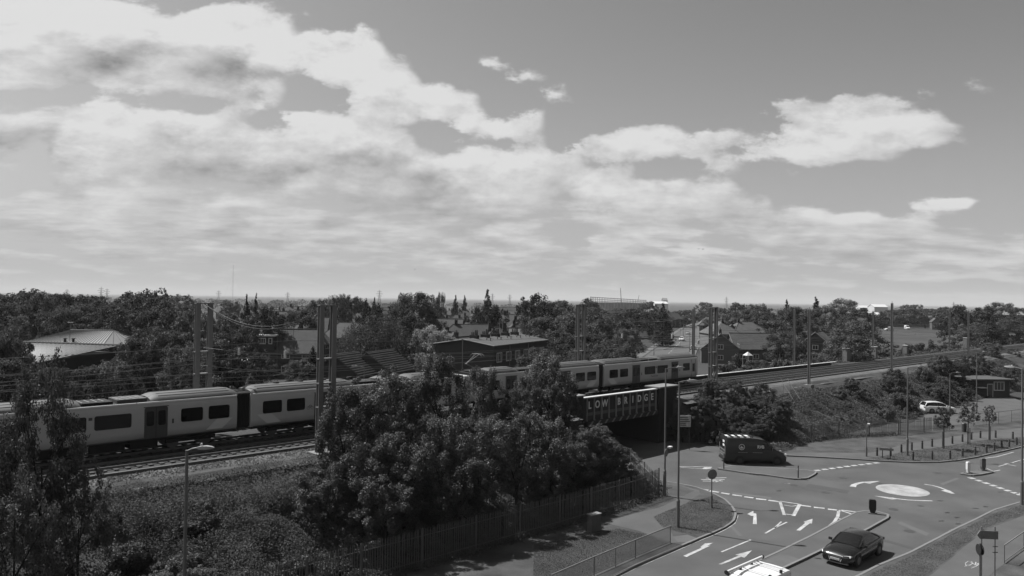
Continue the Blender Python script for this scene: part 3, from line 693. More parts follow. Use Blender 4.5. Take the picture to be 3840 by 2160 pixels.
    for bx in (3.0, L_-3.2):
        m = MB(); m.b2((bx-1.65, -1.12, .42), (bx+1.65, -.92, .66)); m.b2((bx-1.65, .92, .42), (bx+1.65, 1.12, .66)); m.b2((bx-.4, -1.0, .45), (bx+.4, 1.0, .72)); bo = m.build('bogie', M_TDARK, c)
        for ax in (-1.1, 1.1):
            for sg in (-1, 1):
                w_ = MB(); w_.tube((bx+ax, sg*.66, .40), (bx+ax, sg*.80, .40), .40, .40, 16); w_.build('wheel', M_RAIL, bo, True)
    if not cab:                                       # ribbed bellows to the next carriage
        g = MB(); g.b2((L_-.02, -1.12, .95), (L_+.92, 1.12, 3.3)); gg = g.build('gangway', M_TDARK, c)
        for i in range(7):
            m = MB(); xx = L_+.06+i*.12; m.b2((xx, -1.19, .92), (xx+.05, 1.19, 3.36)); m.build('bellows_rib', M_BLACK, gg)
    else:
        m = MB(); m.add([(L_+.01, -.8, 2.0), (L_+.01, .8, 2.0), (L_-.22, .86, 2.75), (L_-.22, -.86, 2.75)], [(0, 1, 2, 3)]); m.build('windscreen', M_TWIN, c)
        for sg in (-1, 1):
            m = MB(); plate(m, 17.55, 18.05, 1.55, 2.55, 1.385, .05, .02, sg); d = m.build('cab_door_window', M_TWIN, c)
            for xx in (17.32, 18.2): m = MB(); m.b2((xx, sg*1.375, 1.0), (xx+.03, sg*1.402, 3.05)); m.build('cab_door_edge', M_TDARK, c)
            m = MB(); m.box((L_-.05, sg*.75, 1.35), (.12, .3, .18)); m.build('headlight', M_LENS, c)
        m = MB(); m.tube((L_-.3, 0, .62), (L_+.35, 0, .62), .14, .12, 10); m.build('coupler', M_TDARK, c)
        m = MB(); m.loft([[(L_-.9+.7*math.cos(t)*0-.0, 0, 0)]*3]) if False else None
        m = MB(); m.b2((L_-1.3, -1.0, .25), (L_-.25, 1.0, .80)); m.build('fairing', M_TDARK, c)
        m = MB(); prof = ROOFP+mirror(ROOFP)[1:]; m.loft([[(L_-.9+dx, y*k, 3.2+(z-3.2)*q) for y, z in prof] for dx, k, q in ((-.5, 1, 1), (.1, .98, .85), (.6, .92, .35), (.8, .86, .05))]); m.build('cab_roof', M_TROOF, c, True)
    if panto:
        pa = MB(); pa.b2((1.1, -.7, 3.55), (2.7, .7, 3.62))
        for y in (-.55, .55): pa.tube((1.3, y, 3.6), (1.3, y, 3.74), .07, .05, 8); pa.tube((2.5, y, 3.6), (2.5, y, 3.74), .07, .05, 8)
        b0 = pa.build('pantograph', M_TDARK, c)
        a_ = MB(); a_.tube((2.4, .15, 3.66), (1.2, .1, 4.25), .045); a_.tube((2.4, -.15, 3.66), (1.2, -.1, 4.25), .045); a_.tube((1.2, 0, 4.25), (2.6, .25, 5.05), .035); a_.tube((1.2, 0, 4.25), (2.6, -.25, 5.05), .035); a_.build('pantograph_arm', M_STEEL, b0)
        h = MB()
        for dx in (-.16, .16): h.path([(2.6+dx, -.8, 4.92), (2.6+dx, -.55, 5.1), (2.6+dx, .55, 5.1), (2.6+dx, .8, 4.92)], .028)
        h.build('pantograph_head', M_STEEL, b0)
    return c
carA = carriage(-55.55, 'pale grey train carriage nearest the left edge, lettered ThamesLink, behind the leafy tree', wells=((9.2, 13.3),))
carB = carriage(-35.45, 'pale grey train carriage passing behind the twin-column mast and bushes', domes=(2.6, 4.6, 6.6, 9.0), wells=((8.6, 11.4), (12.6, 14.2)))
carC = carriage(-15.25, 'pale grey train carriage carrying the raised pantograph, partly behind trees', panto=True, wells=((.9, 3.4), (6.9, 10.2)))
carD = carriage(4.72, 'leading train carriage with the driving cab, above the low bridge', cab=True, wells=((7.0, 10.6),))
M_LETTER = mat('train_lettering', .016, .6, .3, var=.1)
text_on('ThamesLink/', .36, M_LETTER, carA, (7.55, -1.392, 1.36), (math.pi/2, 0, 0), depth=.03, bold=.004, width=2.2)
text_on('ThamesLink/', .30, mat('faint_lettering', .07, .6, .3), carD, (8.6, -1.392, 1.42), (math.pi/2, 0, 0), depth=.03, width=1.5)
# bicycle pictogram by the door of the second carriage
mb = MB()
for cx, cz in ((4.5, 1.85), (5.0-.18+.02, 1.85)):
    for i in range(12):
        a0, a1 = 2*math.pi*i/12, 2*math.pi*(i+1)/12; mb.tube((cx+.11*math.cos(a0), -1.404, cz+.11*math.sin(a0)), (cx+.11*math.cos(a1), -1.404, cz+.11*math.sin(a1)), .010, n=4, caps=False)
mb.path([(4.5, -1.404, 1.85), (4.6, -1.404, 2.05), (4.76, -1.404, 2.05), (4.84, -1.404, 1.85)], .010, 4); mb.path([(4.6, -1.404, 2.05), (4.68, -1.404, 1.85), (4.76, -1.404, 2.05)], .010, 4)
mb.build('bicycle_pictogram', M_LETTER, carB)

# ================================================================== OVERHEAD LINE
def twin_mast(s, w, base, top, label, gap=.95, wd=.42, lean=0.):
    m = thing('catenary_mast', label, 'mast', TP(s, w, base), TRACK_A, 'twin-column overhead line masts')
    h = top-base
    for q in (-1, 1):
        k = MB(); x = q*gap/2                                 # H-section column, slightly tapering
        for y0, y1, x0, x1 in ((-.19, -.15, -.19, .19), (.15, .19, -.19, .19), (-.15, .15, -.02, .02)):
            k.add([(x+a*sc_, b*sc_, z) for z, sc_ in ((0, 1), (h, .86)) for a, b in ((x0, y0), (x1, y0), (x1, y1), (x0, y1))], [(3,2,1,0),(4,5,6,7),(0,1,5,4),(1,2,6,5),(2,3,7,6),(3,0,4,7)])
        k.build('column', M_MAST, m)
    for z in (h-.04, h*.635, h*.47, h*.31, 1.2):
        k = MB(); k.b2((-gap/2-.19, -.19, z-.04), (gap/2+.19, .19, z+.04)); k.build('batten', M_MAST, m)
    for z0, z1 in ((1.3, 2.4), (2.5, 3.1)):
        k = MB(); k.tube((-gap/2+.2, -.1, z0), (gap/2-.2, -.1, z1), .03); k.tube((-gap/2+.2, .1, z0), (gap/2-.2, .1, z1), .03); k.build('diagonal_brace', M_STEEL, m)
    k = MB(); k.b2((-.95, -.65, -.5), (.95, .65, .08)); k.build('footing', M_CONC, m)
    return m
def single_mast(s, w, base, top, label, group='single overhead line masts'):
    m = thing('catenary_mast', label, 'mast', TP(s, w, base), TRACK_A, group); h = top-base; k = MB()
    for y0, y1, x0, x1 in ((-.15, -.11, -.15, .15), (.11, .15, -.15, .15), (-.11, .11, -.02, .02)): k.b2((x0, y0, 0), (x1, y1, h))
    k.build('column', M_MAST, m); k = MB(); k.b2((-.5, -.5, -.4), (.5, .5, .06)); k.build('footing', M_CONC, m)
    k = MB(); k.tube((0, 0, h), (0, 0, h+.35), .04, .02); k.build('finial', M_STEEL, m)
    return m
def headspan(sn, wn, sf, wf, ztop, label):
    t = thing('headspan_wires', label, 'wires', TP((sn+sf)/2, (wn+wf)/2, 4.5)); o = t.location
    A = TP(sn, wn, ztop); B = TP(sf, wf, ztop)
    def wire(za, zb, sag, r, name):
        a = Vector((A.x, A.y, za)); b = Vector((B.x, B.y, zb)); pts = []
        for i in range(17):
            k = i/16; p = a.lerp(b, k); p.z -= sag*4*k*(1-k); pts.append(p-o)
        mb = MB(); mb.path(pts, r, 5); mb.build(name, M_WIRE, t); return pts
    top = wire(ztop-.1, ztop-.1, 1.75, .030, 'headspan_wire'); wire(ztop-.1, ztop-.1, 1.55, .018, 'headspan_wire')
    up = wire(RAIL+6.3, RAIL+6.3, .12, .018, 'cross_span_wire'); lo = wire(RAIL+4.95, RAIL+4.95, .05, .018, 'cross_span_wire')
    for i in (4, 6, 10, 12):
        mb = MB(); mb.path([top[i], up[i], lo[i]], .014, 4); mb.build('dropper', M_WIRE, t)
    for i in (5, 11):
        mb = MB(); p = up[i]; mb.tube(p+Vector((0, 0, -.25)), p+Vector((0, 0, .25)), .09, .09, 8); mb.build('insulator', M_WHITE, t)
        q = lo[i]; d = (lo[i+2]-lo[i]).normalized(); mb = MB(); mb.tube(q, q+d*1.1+Vector((0, 0, -.28)), .025); mb.build('registration_arm', M_STEEL, t)
twin_mast(-33.1, 6.2, 4.45, 14.45, 'tall twin-column grey mast on the ballast in front of the train')
twin_mast(-36.7, -5.6, 4.3, 14.4, 'twin-column mast behind the train at the left, a wire hanging from its top')
headspan(-33.1, 6.2, -36.7, -5.6, 14.45, 'span wires slung between the two left-hand twin-column masts')
twin_mast(18.7, 4.8, 4.4, 14.4, 'twin-column mast just right of the driving cab', gap=1.2)
twin_mast(7.2, -5.6, 4.3, 14.5, 'twin-column mast behind the second carriage, over the street', gap=1.1)
headspan(18.7, 4.8, 7.2, -5.6, 14.4, 'span wires slung over the train front between two twin-column masts')
near = [(36.9, 7.6, 14.2, 'single mast beside the embankment steps, near side of the tracks'), (65.9, 7.0, 15.2, 'single tall mast with a spike, second right of the steps'), (105.5, 6.2, 13.9, 'single mast near the right end of the visible tracks')]
farm = [(30.5, -5.6, 14.0, 'single mast rising from the street side just left of the twin columns'), (59.3, -5.6, 14.0, 'slim mast on the far side of the tracks between street and cabinets'), (92, -6.2, 13.6, 'slim far-side mast behind the equipment cabinets'), (136, -6.5, 13.4, 'slim far-side mast by the dark clump of trees')]
for s, w, tz, lb in near: single_mast(s, w, 4.3, tz, lb)
for s, w, tz, lb in farm: single_mast(s, w, 4.2, tz, lb)
single_mast(160, 6.5, 4.3, 13.3, 'farthest near-side mast at the right edge of the picture')
supp = [-80, -36, 13.5, 34, 63, 100, 140, 190, 250]
side_word = {TRK[0]: 'far', TRK[1]: 'near'}
for tc_ in TRK:
    pts = []; pc = []
    for a, b in zip(supp, supp[1:]):
        for i in range(8):
            k = i/8; s = a+(b-a)*k; pts.append(TP(s, tc_, RAIL+6.1-.9*4*k*(1-k))); pc.append(TP(s, tc_+(.2 if i % 8 < 4 else -.2), RAIL+4.75))
    mb = MB(); mb.path(pts, .012, 4); w = tag(mb.build('catenary_wire', M_WIRE), 'upper sagging catenary wire above the %s track' % side_word[tc_], 'wire', 'overhead line wires')
    mb = MB(); mb.path(pc, .012, 4); w2 = tag(mb.build('contact_wire', M_WIRE), 'level contact wire above the %s track' % side_word[tc_], 'wire', 'overhead line wires')
    for p, q in list(zip(pts, pc))[2::4]: mb = MB(); mb.tube(p, q, .009, .009, 4); mb.build('dropper', M_WIRE, w)
for w_, z_, nm in ((-5.9, RAIL+5.4, 'upper feeder wire strung behind the train on the far masts'), (-6.1, RAIL+3.6, 'lower feeder wire strung behind the train on the far masts'), (-5.9, RAIL+4.4, 'middle feeder wire strung behind the train on the far masts'), (6.3, RAIL+7.4, 'feeder wire strung along the near-side masts')):
    pts = []
    for a, b in zip(supp, supp[1:]):
        for i in range(8): k = i/8; pts.append(TP(a+(b-a)*k, w_, z_-.5*4*k*(1-k)))
    mb = MB(); mb.path(pts, .012, 4); tag(mb.build('feeder_wire', M_WIRE), nm, 'wire', 'overhead line wires')

# ================================================================== STREET LAMPS
def lamp(x, y, h, arm_dir, arm, label, z0=0., base_h=1.6, r=.075, lant=.62, group='street lamps'):
    t = thing('street_lamp', label, 'street lamp', (x, y, z0), math.atan2(arm_dir[1], arm_dir[0]), group)
    mb = MB(); mb.tube((0, 0, -.05), (0, 0, base_h), r*1.65, r*1.6, 12); mb.tube((0, 0, base_h), (0, 0, base_h+.12), r*1.6, r, 12); mb.build('base_column', M_LAMP, t, True)
    mb = MB(); mb.tube((0, 0, base_h+.1), (0, 0, h), r, r*.72, 12); mb.build('column', M_LAMP, t, True)
    mb = MB(); mb.path([(0, 0, h-.04), (arm*.5, 0, h+.04), (arm, 0, h+.07)], r*.45, 8); mb.build('arm', M_LAMP, t)
    mb = MB(); z = h+.07
    rings = []
    for dx, wy, zt, zb in ((-.05, .05, .03, -.03), (.1, .11, .07, -.05), (.35, .15, .09, -.05), (.55, .12, .06, -.03), (.66, .04, .02, -.01)):
        k = lant/.62; rings.append([(arm+dx*k, -wy*k, z+zb*k), (arm+dx*k, wy*k, z+zb*k), (arm+dx*k, wy*.8*k, z+zt*k), (arm+dx*k, -wy*.8*k, z+zt*k)])
    mb.loft(rings); mb.build('lantern', M_LANT, t, True)
    mb = MB(); mb.tube((arm+.12, 0, z+.08), (arm+.12, 0, z+.16), .04, .03, 8); mb.build('photocell', M_WHITE, t)
    return t
p = at(2542, 1978, .11); lamp(p.x, p.y, 9.6, (1, -.1), .55, 'tall lamp post on the oval grass verge at the junction', .11, 1.75)
p = at(2492, 1860, .11); lamp(p.x, p.y, 9.75, (1, .1), .85, 'lamp post at the fence corner beside the bridge', .11, 1.9)
p = at(3402, 1709, .11); lamp(p.x, p.y, 8.7, (1, .1), 1.1, 'lamp post among the timber bollards on the far verge', .11, 1.6)
p = at(3832, 1893, .11); lamp(p.x, p.y, 10.2, (-.3, .5), .6, 'lamp post cut by the right edge of the picture', .11, 1.7)
lamp(-10.9, 25.3, 9.75, (1, .12), .35, 'foreground lamp post in front of the bushes at the lower left', 0., 1.7, .07, .5)
for (px, ytop, py, lab, dr) in ((2380, 1222, 1340, 'lamp post on the left pavement of the far street, nearer the train', 1), (2452, 1207, 1338, 'taller lamp post at the mouth of the far street', 1), (2562, 1213, 1264, 'distant lamp post on the left of the far street', -1), (2586, 1247, 1320, 'slim lamp post at the right kerb of the far street', -1), (1735, 1272, 1470, 'lamp post in front of the long low brick block', -1), (3562, 1400, 1600, 'small lamp post in the yard behind the fence', 1), (3662, 1323, 1560, 'lamp post beside the flat-roofed hut', 1), (1368, 1377, 1440, 'lamp in front of the twin-pitched sheds, lantern facing left', -1)):
    if px in (1735, 1368): g = Vector((atY(px, 1300, 96 if px == 1735 else 88).x, 96 if px == 1735 else 88, 0))
    elif px in (3562, 3662): g = at(px, 1560 if px == 3562 else 1545, 0)
    else: g = atg(px, py)
    zt = None
    for h in np.arange(3, 14, .1):
        d = (Vector((g.x, g.y, g.z+h))-Vector((0, 0, CAM_H))); v = _M.transposed() @ d; yy = 1080+FPX*v.y/v.z
        if yy <= ytop: zt = h; break
    lamp(g.x, g.y, max(4., min(11, zt or 8)), (dr, .1), .9, lab, g.z, 1.3, .07)

# ================================================================== FENCES AND RAILINGS
def palisade(pts, label, h=1.95, pitch=.155, m=M_FENCE, z0=0., post=2.75, limit=300, pale_w=.058):
    t = thing('palisade_fence', label, 'fence', pts[0])
    o = pts[0]; mb = MB(); mb.add([(-pale_w/2, 0, .05), (-pale_w/2*.3, -.025, .05), (pale_w/2*.3, -.025, .05), (pale_w/2, 0, .05), (-pale_w/2, 0, h-.12), (-pale_w/2*.3, -.025, h-.02), (pale_w/2*.3, -.025, h-.02), (pale_w/2, 0, h-.12), (0, -.012, h)],
        [(0, 1, 5, 4), (1, 2, 6, 5), (2, 3, 7, 6), (3, 0, 4, 7), (4, 5, 8), (5, 6, 8), (6, 7, 8), (7, 4, 8)])
    me = mb.mesh('pale'); me.materials.append(m); cnt = 0
    for a, b in zip(pts, pts[1:]):
        d = b-a; l = d.length; n = max(1, int(l/pitch)); ang = math.atan2(d.y, d.x)
        for i in range(n):
            if cnt >= limit: break
            if random.random() < .012: continue
            p = a+d*((i+.5)/n); q = bpy.data.objects.new('pale', me); col.objects.link(q); q.parent = t; q.location = p-o; q.rotation_euler = (random.uniform(-.015, .015), random.uniform(-.02, .02), ang); cnt += 1
        for z in (.35, h-.4):
            k = MB(); k.tube(a-o+Vector((0, 0, z)), b-o+Vector((0, 0, z)), .022, .022, 4); k.build('rail', m, t)
        npst = max(1, int(l/post))
        for i in range(npst+1):
            k = MB(); k.box(a-o+d*(i/npst)+Vector((0, 0, h/2)), (.08, .08, h+.05), ang); k.build('post', m, t)
    return t
fl = [P(-44, 17.9, .1), P(-37.8, 18.0, .1), P(-30, 18.2, .1), P(-22.8, 18.35, .1), P(-16.5, 18.4, .1), P(-11.2, 18.1, .1)]
palisade(fl, 'long dark palisade fence below the near bushes, ending at the corner lamp post', 2.1)
palisade([P(-11.2, 18.1, .1), P(-9.6, 15.6, .5), P(-8.7, 13.6, 1.2)], 'short stepped palisade fence climbing from the lamp post to the bridge', 1.5)
fr = [at(2905, 1640, .1), at(3040, 1655, .1), at(3145, 1640, .1), at(3370, 1630, .1)]
palisade([fr[0]+Vector((-2.2, 2.2, 0)), fr[0], fr[1]], 'dark palisade fence section by the foot of the steps', 1.8)
palisade([fr[1]+Vector((.1, 0, 0)), fr[2], fr[3]], 'palisade fence behind the round sign, overgrown by bushes', 1.8)
palisade([at(3375, 1630, .1), at(3465, 1622, .1), at(3560, 1611, .1)], 'palisade fence with a notice, in front of the yard with the white car', 1.75)
def railing(pts, label, h=1.05, pitch=.11, m=M_STEEL, panel=2.0, bar_r=.019):
    t = thing('guard_railing', label, 'railing', pts[0]); o = pts[0]; me = None
    mb = MB(); mb.tube((0, 0, .12), (0, 0, h-.03), bar_r, bar_r, 6); me = mb.mesh('bar'); me.materials.append(mat('galvanised_bar', .22, .5, .4))
    for a, b in zip(pts, pts[1:]):
        d = b-a; l = d.length; n = max(1, int(l/pitch))
        for i in range(1, n):
            q = bpy.data.objects.new('bar', me); col.objects.link(q); q.parent = t; q.location = a-o+d*(i/n)
        for z, r in ((h, .032), (.12, .024)):
            k = MB(); k.tube(a-o+Vector((0, 0, z)), b-o+Vector((0, 0, z)), r, r, 8); k.build('top_rail' if z > .5 else 'bottom_rail', M_CONC if z > .5 else m, t)
        npst = max(1, int(l/panel))
        for i in range(npst+1): k = MB(); k.tube(a-o+d*(i/npst)+Vector((0, 0, -.05)), a-o+d*(i/npst)+Vector((0, 0, h)), .026, .026, 8); k.build('post', m, t)
    return t
railing([z7(1128,1178,.11), z7(840,1300,.11), z7(500,1450,.11), z7(150,1610,.11)], 'pedestrian guard railing along the kerb at the bottom centre')
railing([z8(2033,1345,.11), z8(2195,1225,.11), z8(2420,1090,.11)], 'pedestrian railing at the lower right edge beside the path', pitch=9.)
railing([at(3650, 1600, .11), at(3745, 1592, .11), at(3840, 1580, .11), at(3960, 1565, .11)], 'mesh railing in front of the hut drive at the right', 1.6, .22)
# ================================================================== VEHICLES
def wheel(parent, x, y, r, w=.2, rim=None):
    sg = 1 if y > 0 else -1
    m = MB(); m.tube((x, y-sg*w, r), (x, y, r), r, r, 20); o = m.build('wheel', M_BLACK, parent, True)
    m = MB(); m.tube((x, y-sg*.02, r), (x, y+sg*.008, r), r*.68, r*.62, 16); m.build('rim', rim or M_RIM, o)
    return o
def sec(x, hw, zb, zs, zt): 
    h = [(hw*.90, zb), (hw*.985, zb+.14), (hw, (zb+zs)/2), (hw*.985, zs-.06), (hw*.93, zs), (hw*.55, zt-.012), (0, zt)]
    return [(x, -y, z) for y, z in h]+[(x, y, z) for y, z in h[-2::-1]]
def saloon(label, loc, rz, paint, group=None, detail=True, hatch=False, scale=1.):
    c = thing('car', label, 'car', loc, rz, group, scale); L_ = 4.9 if not hatch else 4.1; o = -L_/2; k = L_/4.9
    st = [(0, .55, .34, .60, .62), (.06, .76, .24, .66, .70), (.3, .87, .19, .76, .83), (.8, .915, .18, .83, .92), (1.45, .93, .17, .90, 1.0), (2.4, .935, .17, .94, 1.0), (3.6, .93, .17, .97, 1.0), (4.2, .91, .18, .98, 1.03), (4.65, .86, .2, .96, 1.04), (4.84, .79, .26, .90, .99), (4.9, .62, .36, .72, .78)]
    m = MB(); m.loft([sec(o+x*k, hw, zb, zs, zt) for x, hw, zb, zs, zt in st]); m.build('body', paint, c, True)
    gh = [(1.38, .80, .70, 1.005), (1.9, .80, .66, 1.26), (2.25, .80, .63, 1.40), (2.9, .80, .62, 1.445), (3.5, .79, .62, 1.40), (3.95, .78, .64, 1.24), (4.35, .76, .68, 1.035)] if not hatch else [(1.3, .80, .70, 1.005), (2.0, .80, .64, 1.36), (2.5, .80, .62, 1.47), (3.6, .79, .62, 1.49), (4.5, .78, .62, 1.42), (4.82, .76, .66, 1.04)]
    m = MB(); rg = []
    for x, hb, hr, z in gh:
        X = o+x*k; hs = hb-(hb-hr)*max(0, (z-1.0)/.44); rg.append([(X, -hb-.06, .94), (X, -hs, z-.05), (X, -hs*.8, z), (X, 0, z+.015), (X, hs*.8, z), (X, hs, z-.05), (X, hb+.06, .94)])
    m.loft(rg, True, True); m.build('glasshouse', M_GLASS, c, True)
    # roof skin and pillars
    m = MB(); rr_ = [r for r, g in zip(rg, gh) if g[3] > 1.33]; m.loft([[(p[0], p[1]*1.01, p[2]+.012) for p in r[1:6]] for r in rr_], False, False); m.build('roof', paint, c, True)
    for sg in (0, 1):
        for i0, i1 in ((0, 1), (1, 2), (len(rg)-3, len(rg)-2), (len(rg)-2, len(rg)-1)):
            j = 1 if sg == 0 else 5
            m = MB(); m.tube(Vector(rg[i0][j]), Vector(rg[i1][j]), .045, .045, 6); m.build('pillar', paint, c)
    for x in (.98*k*1.0, (.98+2.91)*k):
        for sg in (-1, 1):
            if detail:
                m = MB(); m.tube((o+x, sg*.80, .36), (o+x, sg*.938, .36), .405, .405, 20); m.build('wheel_arch', M_BLACK, c)
            wheel(c, o+x, sg*.945, .335)
    for sg in (-1, 1):
        m = MB(); m.add([(o+.05*k, sg*.45, .60), (o+.16*k, sg*.80, .62), (o+.30*k, sg*.865, .70), (o+.22*k, sg*.80, .735), (o+.09*k, sg*.45, .685)], [(0, 1, 2, 3, 4)]); 
        m.v = [(a-.022, b*1.02, z+.012) for a, b, z in m.v]; m.build('headlight', M_LENS, c)
        m = MB(); m.b2((o+4.84*k, sg*.5, .74), (o+4.93*k, sg*.82, .88)); m.build('tail_light', M_DARK, c)
        m = MB(); m.loft([[(o+1.62*k+dx, sg*(.93+dy), 1.0+a) for a in (-.05, .09)]+[(o+1.72*k+dx, sg*(.93+dy), 1.0+a) for a in (.09, -.05)] for dx, dy in ((0, 0), (.02, .2))]); m.build('door_mirror', paint, c)
    if detail:
        m = MB(); m.yprism([(0, 0), (0, .30), (.5, .30), (.5, 0)], 0, 0) if False else None
        m = MB(); m.add([(o-.006, -.32, .34), (o-.006, .32, .34), (o+.035, .40, .64), (o+.035, -.40, .64)], [(0, 1, 2, 3)]); g = m.build('grille', M_BLACK, c)
        m = MB(); m.path([(o-.012, -.30, .33), (o+.03, -.42, .66), (o+.03, .42, .66), (o-.012, .30, .33)], .014, 5); m.build('grille_surround', M_LENS, g)
        for i in range(4): m = MB(); z = .42+i*.055; m.b2((o-.01, -.34, z), (o+.01, .34, z+.012)); m.build('grille_bar', M_STEEL, g)
        m = MB(); m.b2((o-.035, -.26, .40), (o-.018, .26, .51)); np_ = m.build('number_plate', M_WHITE, c)
        text_on('GX62 EUO', .105, M_BLACK, np_, (o-.0365, .235, .418), (math.pi/2, 0, -math.pi/2), depth=.002, width=.46)
        m = MB(); m.b2((o+.015, -.12, .585), (o+.028, .12, .625)); m.build('badge_bar', M_LENS, c)
        m = MB(); m.path([(o+.02, -.75, .26), (o-.01, -.3, .24), (o-.01, .3, .24), (o+.02, .75, .26)], .012, 5); m.build('bumper_trim', M_RIM, c)
        for sg in (-1, 1):
            m = MB(); m.path([(rg[i][1 if sg < 0 else 5][0], sg*.875, .985) for i in (1, 3, 5)], .012, 5); m.build('window_trim', M_RIM, c)
            for x in (2.55, 3.4): m = MB(); m.b2((o+x*k, sg*.93, .80), (o+x*k+.16, sg*.952, .83)); m.build('door_handle', M_CARG, c)
        for y in (-.42, .42):
            m = MB(); m.b2((o+2.2, y-.22, .75), (o+2.35, y+.22, 1.22)); m.build('seat', M_DARK, c)
    return c
def van_sec(x, hw, zb, zm, zt, kt=.9):
    h = [(hw*.93, zb), (hw, zb+.25), (hw, zm), (hw*(kt+.07), zt-.16), (hw*kt, zt-.04), (hw*kt*.6, zt), (0, zt+.015)]
    return [(x, -y, z) for y, z in h]+[(x, y, z) for y, z in h[-2::-1]]
def van(label, loc, rz, paint, L_=5.9, H_=2.5, hw=1.0, group=None):
    c = thing('van', label, 'van', loc, rz, group); o = -L_/2; q = H_/2.5
    st = [(0, .72, .36, .62, .86*1), (.08, .88, .28, .75, 1.0), (.35, .96, .26, .9, 1.14), (.95, .99, .26, 1.0, 1.38), (1.25, 1., .26, 1.1, 1.62), (1.75, 1., .27, 1.3, 2.1), (2.15, 1., .28, 1.5, 2.36), (2.7, 1., .28, 1.6, 2.47), (3.4, 1., .28, 1.6, 2.5), (L_-.25, 1., .28, 1.6, 2.5), (L_-.05, .99, .3, 1.6, 2.46), (L_, .95, .34, 1.5, 2.38)]
    m = MB(); m.loft([van_sec(o+x, w*hw, zb, zm*q, zt*q) for x, w, zb, zm, zt in st]); m.build('body', paint, c, True)
    m = MB(); P0 = [(o+1.12, .80*hw, 1.50*q), (o+1.74, .86*hw, 2.07*q), (o+2.12, .82*hw, 2.31*q)]
    m.loft([[(x-.03, -y, z+.03), (x-.05, 0, z+.06), (x-.03, y, z+.03)] for x, y, z in P0], False, False); m.build('windscreen', M_GLASS, c, True)
    for sg in (-1, 1):
        m = MB(); m.add([(o+1.3, sg*hw*1.004, 1.38*q), (o+2.35, sg*hw*1.004, 1.38*q), (o+2.3, sg*hw*.985, 2.0*q), (o+1.85, sg*hw*.985, 1.98*q)], [(0, 1, 2, 3)]); m.v = [(a, b+sg*.02, z) for a, b, z in m.v]; m.build('side_window', M_GLASS, c)
        m = MB(); m.b2((o+1.3, sg*hw*1.02, 1.3*q), (o+1.45, sg*(hw*1.02+.2), 1.62*q)); m.build('door_mirror', M_DARK, c)
        m = MB(); m.b2((o+.03, sg*.55, .78), (o+.30, sg*.90*hw, .98)); m.build('headlight', M_LENS, c)
        m = MB(); m.b2((o+L_-.06, sg*.86*hw, .9), (o+L_+.015, sg*.99*hw, 1.75*q)); m.build('tail_light', M_DARK if paint is M_CARW else M_SIGNG, c)
        m = MB(); m.b2((o+2.6, sg*(hw*.99), 1.02), (o+L_-.3, sg*(hw*1.012), 1.06)); m.build('side_moulding', M_BLACK, c)
        for x in (.95, L_-1.35):
            m = MB(); m.tube((o+x, sg*.8, .38), (o+x, sg*(hw+.004), .38), .42, .42, 20); m.build('wheel_arch', M_BLACK, c)
            wheel(c, o+x, sg*(hw+.012), .345, rim=M_DARK)
        for x in (2.42, 3.9): m = MB(); m.b2((o+x, sg*hw, .45), (o+x+.015, sg*(hw+.006), 2.0*q)); m.build('door_seam', M_BLACK, c)
    m = MB(); m.b2((o-.02, -.5, .5), (o+.06, .5, .72)); m.build('grille', M_BLACK, c)
    m = MB(); m.b2((o+L_-.1, -.9*hw, .32), (o+L_+.1, .9*hw, .52)); m.build('rear_bumper', M_BLACK, c)
    m = MB(); m.b2((o+L_, -.012, .6), (o+L_+.012, .012, 2.25*q)); m.build('rear_door_seam', M_BLACK, c)
    for sg in (-1, 1): m = MB(); m.b2((o+L_-.02, sg*.15, 1.5*q), (o+L_+.012, sg*.78*hw, 2.1*q)); m.build('rear_window', M_GLASS, c)
    return c
def heading(d): return math.atan2(d[1], d[0])+math.pi
# black saloon coming off the roundabout
fw = at(3223, 2124, 0); rw = at(3300, 2082, 0); hd = (fw-rw); hd.z = 0; hd.normalize(); side = Vector((-hd.y, hd.x, 0))
cc = (fw+rw)/2-Vector((hd.x, hd.y, 0))*(-.10); lat = Vector((hd.y, -hd.x, 0))
cc = cc + lat*.92 if (cc+lat*.92).y > cc.y else cc-lat*.92
saloon('glossy black saloon car driving towards the camera beside the traffic island', (cc.x, cc.y, .004), heading(hd), M_CARB)
# dark van with RVB lettering
rv = at(2742, 1741, 0); fv = at(2918, 1744, 0); hv = (fv-rv); hv.z = 0; hv.normalize(); up_ = Vector((-hv.y, hv.x, 0)); vc = (rv+fv)/2+up_*1.0+hv*.15
vn = van('dark panel van lettered RVB with a roof rack, leaving the bridge', (vc.x, vc.y, .004), heading(hv), M_VAN, 5.75, 2.42)
# camera sees the van's right-hand side: local +y is to the right of the heading reversed
sgn_v = 1 if (Matrix.Rotation(heading(hv), 3, 'Z') @ Vector((0, 1, 0))).y < 0 else -1
def on_van(x, z): return (x, sgn_v*1.018, z)
rotv = (math.pi/2, 0, math.pi) if sgn_v > 0 else (math.pi/2, 0, 0)
M_VLET = mat('van_lettering', .42, .6, .3, var=.08); M_VLET2 = mat('van_small_lettering', .14, .6, .3, var=.1)
fx = -1 if sgn_v > 0 else 1
text_on('RVB', .40, M_VLET, vn, on_van(.02*-fx-.1, 1.50), rotv, depth=.012, bold=.012, width=.62)
m = MB(); pts = []
for i in range(28):
    a0, a1 = 2*math.pi*i/28, 2*math.pi*(i+1)/28; m.tube(on_van(1.35+.25*math.cos(a0), 1.6+.25*math.sin(a0)), on_van(1.35+.25*math.cos(a1), 1.6+.25*math.sin(a1)), .028, n=4, caps=False)
lg = m.build('round_emblem', M_VLET, vn)
m = MB(); y = sgn_v*1.022
